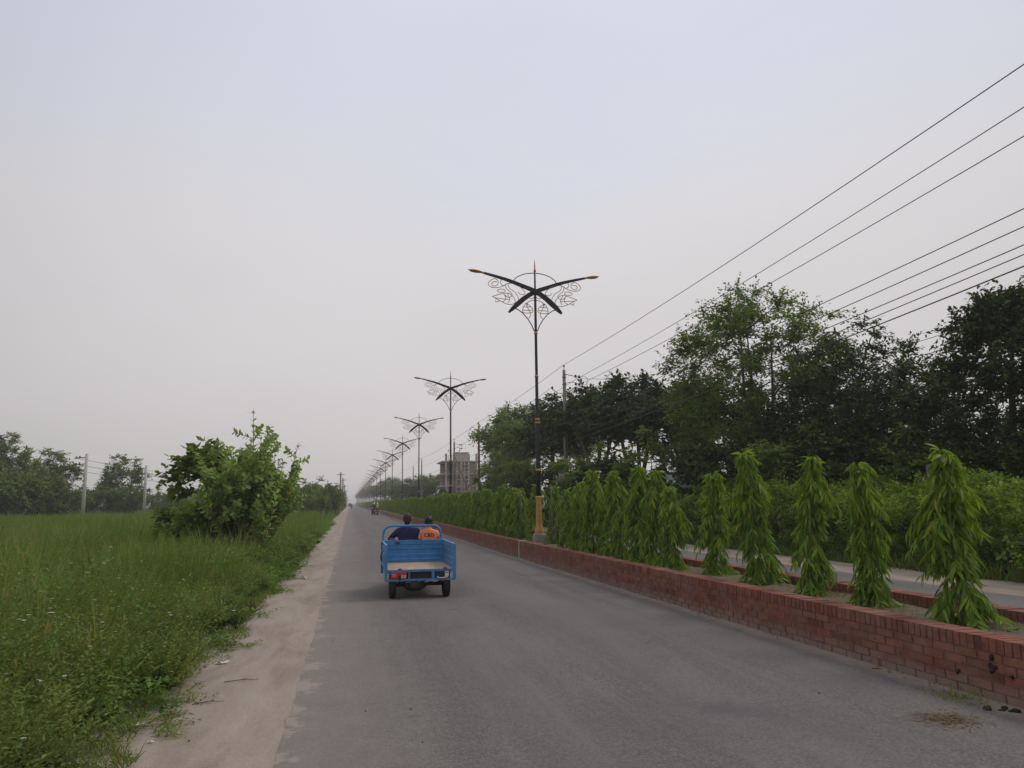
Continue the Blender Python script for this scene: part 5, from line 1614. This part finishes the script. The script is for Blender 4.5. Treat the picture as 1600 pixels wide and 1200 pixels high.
def trike():
    root = empty('cargo_tricycle', (TX, TY, 0)); tag(root, 'blue three wheeled cargo tricycle driving away with two riders and an empty open bed', 'cargo tricycle')
    def L(x, y, z): return (x - TX, y - TY, z)
    ZF, ZT = .495, .915
    w_ = X1 - X0; ym = (YR + YF) / 2; ln = YF - YR
    b = MB(); b.bevbox(L((X0 + X1) / 2, ym, ZF), (w_ - .05, ln - .03, .025), .004); b.build('bed_board', M['wood'], root)
    # panels: sheet with pressed ribs, framed top and bottom
    def panel(name, a, c, nrm, mat):
        p = MB(); a = Vector(a); c = Vector(c); d = (c - a); le = d.length; d.normalize(); nv = Vector(nrm)
        hgt = ZT - ZF
        prof = [(0, 0), (.03, .012), (.07, .012), (.09, 0), (.16, 0), (.175, -.012), (.25, -.012), (.265, 0), (.34, 0), (.355, .012), (.385, .012), (hgt, 0)]
        vs = []; fs = []
        for (z, o) in prof:
            for e in (a, c):
                vs.append(e + nv * o + Vector((0, 0, ZF + z)))
        for (z, o) in prof:
            for e in (a, c): vs.append(e + nv * (o + .006) + Vector((0, 0, ZF + z)))
        m = len(prof)
        for i in range(m - 1):
            fs.append((2 * i, 2 * i + 1, 2 * i + 3, 2 * i + 2)); j = 2 * m
            fs.append((j + 2 * i, j + 2 * i + 2, j + 2 * i + 3, j + 2 * i + 1))
        p.add(vs, fs)
        o = p.build(name, M[mat], root)
        mid = (a + c) / 2; ang = math.atan2(d.y, d.x)
        t = MB()
        t.bevbox(tuple(mid + nv * .003 + Vector((0, 0, ZT))), (le + .03, .036, .034), .005, (0, 0, ang))
        t.bevbox(tuple(mid + nv * .003 + Vector((0, 0, ZF + .02))), (le + .03, .034, .05), .005, (0, 0, ang))
        t.build('rail', M['blue'], o)
        return o
    panel('side_panel', L(X0, YR, 0), L(X0, YF, 0), (1, 0, 0), 'bluedull')
    panel('side_panel', L(X1, YR, 0), L(X1, YF, 0), (-1, 0, 0), 'bluedull')
    panel('front_panel', L(X0 + .03, YF, 0), L(X1 - .03, YF, 0), (0, -1, 0), 'blue')
    for x in (X0, X1):
        for y in (YR, YF):
            c = MB(); c.bevbox(L(x, y, (ZT + .315) / 2 + .003), (.052, .052, ZT - .315 + .012), .005); c.build('corner_post', M['blue'], root)
    # rear lower frame with three openings
    f = MB(); zc = (.315 + ZF) / 2
    f.bevbox(L((X0 + X1) / 2, YR, ZF - .012), (w_, .045, .042), .005)
    f.bevbox(L((X0 + X1) / 2, YR, .325), (w_, .045, .036), .005)
    for t, ww in ((.335, .03), (.685, .055)): f.bevbox(L(X0 + w_ * t, YR, zc), (ww, .04, .15), .005)
    f.build('rear_frame', M['blue'], root)
    bx = MB(); bx.box(L(X0 + w_ * .505, YR + .10, zc), (w_ * .31, .12, .15)); bx.build('opening_shade', M['dkplastic'], root)  # dark block standing in for the shade inside the middle opening
    lt = MB(); lt.bevbox(L(X0 + w_ * .185, YR - .004, zc), (w_ * .235, .05, .118), .012)
    lo = lt.build('tail_light', M['red'], root)
    q = MB(); q.bevbox(L(X0 + w_ * .115, YR - .031, zc), (.075, .012, .05), .004); q.build('amber_lens', M['amber'], lo)
    q = MB()
    for i, h_ in enumerate((.046, .05, .036, .048)): q.box(L(X0 + w_ * .225 + i * .022, YR - .031, zc - .012), (.012, .008, h_))
    q.box(L(X0 + w_ * .25, YR - .031, zc - .036), (.085, .008, .009)); q.build('white_marking', M['white'], lo)
    l2 = MB(); l2.bevbox(L(X0 + w_ * .815, YR + .01, zc), (w_ * .19, .045, .105), .012); lo2 = l2.build('tail_light', M['dkplastic'], root)
    lo2['label'] = 'broken dark tail light with a loose white strap'
    q = MB(); q.bevbox(L(X0 + w_ * .885, YR - .018, zc + .012), (.07, .02, .085), .006); q.build('clear_lens', M['white'], lo2)
    q = MB(); q.tube([L(X0 + w_ * .735, YR - .03, zc - .04), L(X0 + w_ * .80, YR - .04, zc - .058), L(X0 + w_ * .90, YR - .035, zc - .04)], .011, 6); q.build('strap', M['white'], lo2)
    for t in (.20, .86):
        q = MB(); q.bevbox(L(X0 + w_ * t, YR - .01, ZF + .018), (.06, .05, .022), .004); q.build('latch', M['maroon'], root)
    # hoop
    h = MB(); rc = .15; hx0, hx1, zt = X0 + .02, X1 - .05, 1.205
    pts = [L(hx0, YF, .40)] + [L(hx0, YF, zt - rc)]
    for a in np.linspace(math.pi, math.pi / 2, 7): pts.append(L(hx0 + rc + rc * math.cos(a), YF, zt - rc + rc * math.sin(a)))
    for a in np.linspace(math.pi / 2, 0, 7): pts.append(L(hx1 - rc + rc * math.cos(a), YF, zt - rc + rc * math.sin(a)))
    pts += [L(hx1, YF, .40)]
    h.tube([Vector(p) + Vector((0, .045, 0)) for p in pts], .0225, 10); h.build('hoop', M['blue'], root)
    hk = MB(); hk.tube([L(X0 - .02, YR + .5, .80), L(X0 - .06, YR + .5, .77), L(X0 - .075, YR + .48, .70), L(X0 - .06, YR + .47, .63)], .010, 6); hk.build('hook', M['rubber'], root)
    # wheels, axle, chassis
    for x in (.755, 1.70): wheel(root, x - TX, 0, .235, .115)
    wheel(root, 0, 2.95, .235, .10)
    ax = MB(); ax.tube([(-.47, 0, .235), (.47, 0, .235)], .036, 10); ax.build('axle', M['under'], root)
    df = MB(); df.lathe([(.05, -.20), (.095, -.15), (.115, -.06), (.115, .07), (.09, .12), (.05, .20)], 14, (-.08, -.01, .235), 'X'); df.lathe([(.075, -.19), (.085, -.14), (.085, .0)], 12, (-.10, -.02, .25), 'Y'); df.build('gear_housing', M['gear'], root)
    sp = MB()
    for x in (-.36, .36):
        for k in range(3): sp.tube([(x, -.36 + k * .07, .315 - k * .012), (x, 0, .275 - k * .014), (x, .36 - k * .07, .315 - k * .012)], .022, 6, flat=.35)
        sp.tube([(x + .05, 0, .23), (x + .05, .02, .40)], .022, 8)
    sp.build('leaf_spring', M['under'], root)
    ch = MB()
    for x in (-.36, .36): ch.box((x, 1.1, .37), (.05, 2.7, .07))
    for y in (-.15, .5, 1.3, 2.2): ch.box((0, y, .37), (.76, .05, .06))
    ch.box((0, -.12, .405), (1.0, .08, .05)); ch.build('chassis', M['under'], root)
    wi = MB()
    g = random.Random(4)
    for k in range(6): wi.tube([(-.42 + k * .16, -.19, .30 + g.uniform(-.02, .02)), (-.36 + k * .16, -.2, .285), (-.31 + k * .16, -.19, .30)], .006, 5)
    wi.build('cable_tie', M['white'], root)
    mg = MB()
    for x in (-.48, .48): mg.bevbox((x, .0, .495 - .06), (.14, .5, .015), .004)
    mg.build('mudguard', M['blue'], root)
    # cab: bench, battery box, floor, fork, handlebar, cowl
    s = MB(); s.bevbox((0.02, 1.66, .50), (1.05, .36, .10), .03); s.build('bench_seat', M['dkplastic'], root)
    s = MB(); s.bevbox((0.02, 1.68, .385), (.95, .30, .13), .01); s.build('battery_box', M['blue'], root)
    s = MB(); s.bevbox((0, 2.15, .21), (.85, .62, .03), .006); s.build('footboard', M['under'], root)
    s = MB()
    for x in (-.085, .085): s.tube([(x, 2.95, .235), (x, 2.82, .60), (x * .8, 2.72, .88)], .022, 8)
    s.build('fork', M['under'], root)
    s = MB(); s.tube([(-.36, 2.28, .965), (-.26, 2.45, 1.0), (-.08, 2.66, .93), (.08, 2.66, .93), (.26, 2.45, 1.0), (.36, 2.28, .965)], .014, 8); hb = s.build('handlebar', M['chrome'], root)
    for x in (-1, 1):
        q = MB(); q.tube([(x * .375, 2.255, .96), (x * .31, 2.365, .985)], .02, 8); q.build('grip', M['rubber'], hb)
    s = MB(); s.bevbox((0, 2.84, .74), (.40, .10, .40), .04, (R(-15), 0, 0)); s.build('cowl', M['blue'], root)
    s = MB(); s.lathe([(.03, -.05), (.07, -.02), (.08, .03), (.05, .045)], 12, (0, 2.90, .82), 'Y'); s.build('headlight', M['white'], root)
    s = MB(); s.tube([(0, 2.95 + .27 * math.cos(a), .235 + .27 * math.sin(a)) for a in np.linspace(.3, 2.6, 9)], .05, 6, flat=.25); s.build('front_mudguard', M['blue'], root)
    s = MB(); s.tube([(0, 2.72, .85), (0, 2.5, .35), (0, 2.3, .30)], .03, 8); s.build('down_tube', M['under'], root)
    return root
trike()
# driver and passenger on the bench
SZ, SY = .555, 15.70
dj = sit(.195, {'elL': (-.365, -.02, .375), 'wrL': (-.245, -.19, .375), 'hdL': (-.19, -.30, .345)}, lean=.02)
person((1.13, SY, SZ), 0, 'person with cropped brown hair in a navy shirt driving the blue cargo tricycle', dj, 'navy', 'navy', 'trouser', 'hairbrown', 1.0, 'skin', bulk=1.08)
pj = sit(.165, {'elL': (-.22, -.04, .33), 'wrL': (-.10, .22, .2), 'elR': (.24, .06, .30), 'wrR': (.16, .30, .18), 'head': (0, .03, .765)}, lean=.0)
pas = person((1.555, SY, SZ - .03), 0, 'person with black hair in an orange CBD vest riding beside the tricycle driver', pj, 'orange', 'greycloth', 'trouser', 'hairblack', .97, 'skin', bulk=1.0)
def lettering(txt, size, parent, target_name, z):
    cu = bpy.data.curves.new('txt', 'FONT'); cu.body = txt; cu.size = size; cu.align_x = 'CENTER'; cu.align_y = 'CENTER'; cu.extrude = .0; cu.offset = .0022; cu.space_character = 1.12
    o = bpy.data.objects.new('txt', cu); col.objects.link(o)
    dg = bpy.context.evaluated_depsgraph_get(); dg.update()
    me = bpy.data.meshes.new_from_object(o.evaluated_get(dg)); bpy.data.objects.remove(o)
    bm = bmesh.new(); bm.from_mesh(me)
    for _ in range(2): bmesh.ops.subdivide_edges(bm, edges=[e for e in bm.edges if e.calc_length() > .012], cuts=1)
    bmesh.ops.triangulate(bm, faces=bm.faces)
    body = [c for c in parent.children if c.name.startswith(target_name)][0]
    bv = BVHTree.FromPolygons([v.co.copy() for v in body.data.vertices], [list(p.vertices) for p in body.data.polygons])
    for v in bm.verts:
        x, zz_ = v.co.x * 1.0, v.co.y + z
        hit = bv.ray_cast(Vector((x, -2, zz_)), Vector((0, 1, 0)))
        yv = hit[0].y if hit[0] is not None else -.12
        v.co = (x, yv - .006, zz_)
    bm.to_mesh(me); bm.free()
    me.materials.clear(); me.materials.append(M['print'])
    link('lettering', me, parent)
lettering('CBD', .098, pas, 'body', .50)

# ------------------------------------------------------------------ motorcycles far up the road
def motorcycle(x, y, rz, lab, paint):
    root = empty('motorcycle', (x, y, 0), rz); tag(root, lab, 'motorcycle', 'motorcycles up the road')
    for yy in (-.62, .68): wheel(root, 0, yy, .30, .10)
    f = MB(); f.tube([(0, -.62, .30), (0, -.1, .42), (0, .25, .40), (0, .48, .85)], .03, 6); f.tube([(0, .68, .30), (0, .50, .80), (0, .45, 1.0)], .035, 6)
    f.bevbox((0, .02, .40), (.24, .36, .30), .04); f.build('frame', M['under'], root)
    t = MB(); t.ellipsoid((0, .24, .80), (.13, .26, .13), 12, 8); t.build('fuel_tank', M[paint], root)
    s = MB(); s.bevbox((0, -.25, .78), (.24, .68, .10), .04); s.build('seat', M['dkplastic'], root)
    h = MB(); h.tube([(-.36, .30, 1.05), (-.2, .42, 1.08), (.2, .42, 1.08), (.36, .30, 1.05)], .014, 6); hb = h.build('handlebar', M['chrome'], root)
    for sx in (-1, 1):
        q = MB(); q.tube([(sx * .25, .42, 1.08), (sx * .33, .40, 1.20)], .008, 5); q.ellipsoid((sx * .36, .39, 1.24), (.06, .015, .04), 8, 6); q.build('mirror', M['dkplastic'], hb)
    q = MB(); q.ellipsoid((0, .58, .92), (.10, .08, .10), 12, 8); q.build('headlight', M['white'], root)
    q = MB(); q.bevbox((0, -.66, .72), (.13, .06, .07), .01); q.build('tail_light', M['red'], root)
    q = MB(); q.box((0, -.74, .58), (.20, .02, .14), (R(15), 0, 0)); q.build('number_plate', M['white'], root)
    q = MB(); q.tube([(0, -.62 + .34 * math.cos(a), .30 + .34 * math.sin(a)) for a in np.linspace(.5, 2.9, 8)], .07, 6, flat=.3); q.build('mudguard', M[paint], root)
    q = MB(); q.tube([(.13, .1, .28), (.15, -.3, .30), (.16, -.7, .36)], [.03, .04, .05], 8); q.build('exhaust', M['chrome'], root)
def rider(x, y, rz, lab, shirt, sleeve, tr):
    J = sit(.19, lean=.06)
    for s, g in (('L', -1), ('R', 1)):
        J['kn' + s] = (g * .22, .34, .02); J['an' + s] = (g * .20, .16, -.38); J['toe' + s] = (g * .21, .32, -.44); J['wr' + s] = (g * .33, .50, .22); J['el' + s] = (g * .34, .26, .26)
    person((x, y, .83), rz, lab, J, shirt, sleeve, tr, 'hairblack', 1.0, 'skinlighter', True, group='helmeted motorcycle riders')
m1 = on_ground(583, 804); m2 = on_ground(588.5, 804)
m1 = Vector((m1.x, 112, 0)); m2 = Vector((m2.x, 113, 0))
motorcycle(3.28, 112, R(14), 'dark motorcycle with a white helmeted rider, next to the reddish one', 'greycloth')
rider(3.28 + .06, 111.8, R(14), 'person in dark clothes and white helmet on the dark motorcycle', 'greycloth', 'greycloth', 'trouser')
motorcycle(3.83, 113, R(4), 'reddish motorcycle close to the brick wall, rider in yellow', 'maroon')
rider(3.83 + .02, 112.8, R(4), 'person in yellow shirt and pale helmet on the reddish motorcycle', 'yellow', 'maroon', 'trouser')
motorcycle(.42, 228, 0, 'tiny lone motorcycle far ahead in the middle of the lane', 'greycloth')
rider(.42, 227.8, 0, 'tiny person riding the lone motorcycle far ahead', 'greycloth', 'greycloth', 'trouser')
def van(x, y):
    root = empty('van', (x, y, 0)); tag(root, 'tiny dark vehicle almost lost in haze at the end of the road', 'van')
    b = MB(); b.bevbox((0, 0, .75), (1.6, 3.6, .9), .12); b.bevbox((0, -.2, 1.45), (1.45, 2.7, .75), .15); b.build('body', M['greycloth'], root)
    g = MB(); g.box((0, -1.553, 1.5), (1.1, .02, .42)); g.build('rear_window', M['dkplastic'], root)
    for xx in (-.72, .72):
        for yy in (-1.1, 1.15): wheel(root, xx, yy, .3, .18)
    for xx in (-.62, .62):
        q = MB(); q.box((xx, -1.81, .8), (.16, .03, .2)); q.build('tail_light', M['red'], root)
van(-.1, 410)

# ------------------------------------------------------------------ litter and droppings
def straw_patch():
    g = np.random.default_rng(81); c = on_ground(1478, 1126); S = Scatter(); n = 420
    P = np.stack([c.x + g.normal(size=n) * .12, c.y + g.normal(size=n) * .11, .010 + np.abs(g.normal(size=n)) * .006], 1)
    D = np.concatenate([g.normal(size=(n, 2)), g.normal(size=(n, 1)) * .08], 1)
    k = g.uniform(.3, 1.3, n)[:, None] * np.array([1, .95, .85])
    S.add(L_BLADE2, P, D, np.tile([0, 0, 1.0], (n, 1)), g.uniform(.03, .09, n), .006, k)
    tag(link('straw_heap', S.mesh('straw_heap', M['straw'])), 'flattened brown straw spread on the asphalt near the wall', 'straw', kind='stuff')
straw_patch()
def clods(name, c, n, s, lab, mat, cat):
    g = random.Random(hash(lab) % 1000 if False else len(lab)); m = MB()
    for _ in range(n):
        r_ = s * g.uniform(.4, 1)
        m.ellipsoid((c.x + g.gauss(0, s * 1.6), c.y + g.gauss(0, s * 1.2), .008 + r_ * .35), (r_ * g.uniform(.8, 1.3), r_, r_ * .5), 8, 6, (g.uniform(-.3, .3), g.uniform(-.3, .3), g.uniform(0, 3)))
    tag(m.build(name, M[mat]), lab, cat)
clods('dung_pile', on_ground(1572, 1112), 9, .03, 'dark dung clods on the road by the foot of the wall', 'dung', 'dung')
clods('dung_pile', on_ground(1597, 1100), 7, .035, 'dark dung lump pressed against the stained bricks', 'dung', 'dung')
def splat(px, py, s, lab, seed):
    g = random.Random(seed)
    d = ray(px, py); X = 4.86 + .29
    t = X / d.x; p = Vector((X - .004, d.y * t, 1.65 + d.z * t)); m = MB()
    for _ in range(6):
        r_ = s * g.uniform(.4, 1)
        m.ellipsoid((p.x + .004, p.y + g.gauss(0, s * .8), p.z + g.gauss(0, s * 1.0)), (.014, r_, r_ * 1.2), 8, 6)
    tag(m.build('mud_splat', M['dung']), lab, 'mud splat')
splat(1552, 1042, .030, 'largest dark mud splat stuck on the brick wall', 1)
splat(1498, 1050, .014, 'small dark mud splat on the bricks, apart from the largest', 2)
splat(1580, 1057, .012, 'small dark mud splat low on the bricks beside the largest', 3)
def dry_leaf(px, py, lab, s=.10):
    c = on_ground(px, py); S = Scatter()
    S.add(L_OVATE, np.array([[c.x, c.y, .022], [c.x + .05, c.y + .03, .018]]), np.array([[1, .25, .1], [.8, -.5, .15]]), np.array([[0, 0, 1.0], [.3, 0, 1]]), np.array([s, s * .8]), None, np.array([[1, 1, 1], [.8, .75, .8]]))
    tag(link('dry_leaf', S.mesh('dry_leaf', M['dryleaf'])), lab, 'leaf')
dry_leaf(1362, 1047, 'curled orange dry leaf at the foot of the brick wall')
def scrap(px, py, lab, s=.05, seed=1):
    g = random.Random(seed); c = on_ground(px, py); m = MB()
    n = 5; vs = []; fs = []
    for i in range(n):
        for j in range(n): vs.append((c.x + (i / 4 - .5) * s * 1.6 + g.gauss(0, s * .1), c.y + (j / 4 - .5) * s + g.gauss(0, s * .1), .012 + abs(g.gauss(0, s * .22))))
    for i in range(n - 1):
        for j in range(n - 1): fs.append((i * n + j, i * n + n + j, i * n + n + j + 1, i * n + j + 1))
    m.add(vs, fs); tag(m.build('paper_scrap', M['paper']), lab, 'litter', 'white litter on the shoulder')
scrap(347, 1038, 'crumpled white paper scrap on the sandy shoulder edge near the viewer', .07, 1)
scrap(473, 905, 'white litter scrap on the sand further up, beside the shrub', .10, 2)
scrap(212, 1137, 'small white scrap at the weedy edge of the sand by the bottom corner', .05, 3)
scrap(235, 1162, 'tiny white scrap out on the bare sand', .025, 4)
def stones(name, px_list, lab, mat, s):
    for i, (px, py) in enumerate(px_list):
        c = on_ground(px, py); m = MB(); m.ellipsoid((c.x, c.y, .008 + s * .3), (s, s * .7, s * .5), 7, 5, (.2, .1, i)); tag(m.build(name, M[mat]), lab, 'stone', 'loose stones on the lane')
stones('stone', [(520, 1003), (571, 1113), (660, 1162), (642, 1110), (295, 1160), (1280, 1085)], 'small dark loose stone lying on the open lane', 'dung', .009)
def twig(px, py, L_, a, lab):
    c = on_ground(px, py); m = MB(); d = Vector((math.cos(a), math.sin(a), 0))
    m.tube([c + Vector((0, 0, .012)), c + d * L_ * .5 + Vector((0, .01, .02)), c + d * L_ + Vector((0, 0, .012))], [.004, .003, .002], 5)
    m.tube([c + d * L_ * .4 + Vector((0, 0, .018)), c + d * L_ * .6 + Vector((.02, .05, .02))], [.004, .002], 5)
    tag(m.build('twig', M['bark']), lab, 'twig', 'twigs on the shoulder')
twig(300, 1103, .25, .2, 'brown twig lying across the sand at the weed edge')
twig(350, 1068, .3, .15, 'longer brown twig reaching out over the sand, beside the paper scrap')

# ------------------------------------------------------------------ render settings
scene.view_settings.view_transform = 'Standard'; scene.view_settings.look = 'None'
scene.view_settings.exposure = 0.10; scene.view_settings.gamma = 1.0
scene.cycles.use_denoising = True
scene.cycles.max_bounces = 6; scene.cycles.diffuse_bounces = 3; scene.cycles.transmission_bounces = 3; scene.cycles.volume_bounces = 1
scene.cycles.use_adaptive_sampling = True
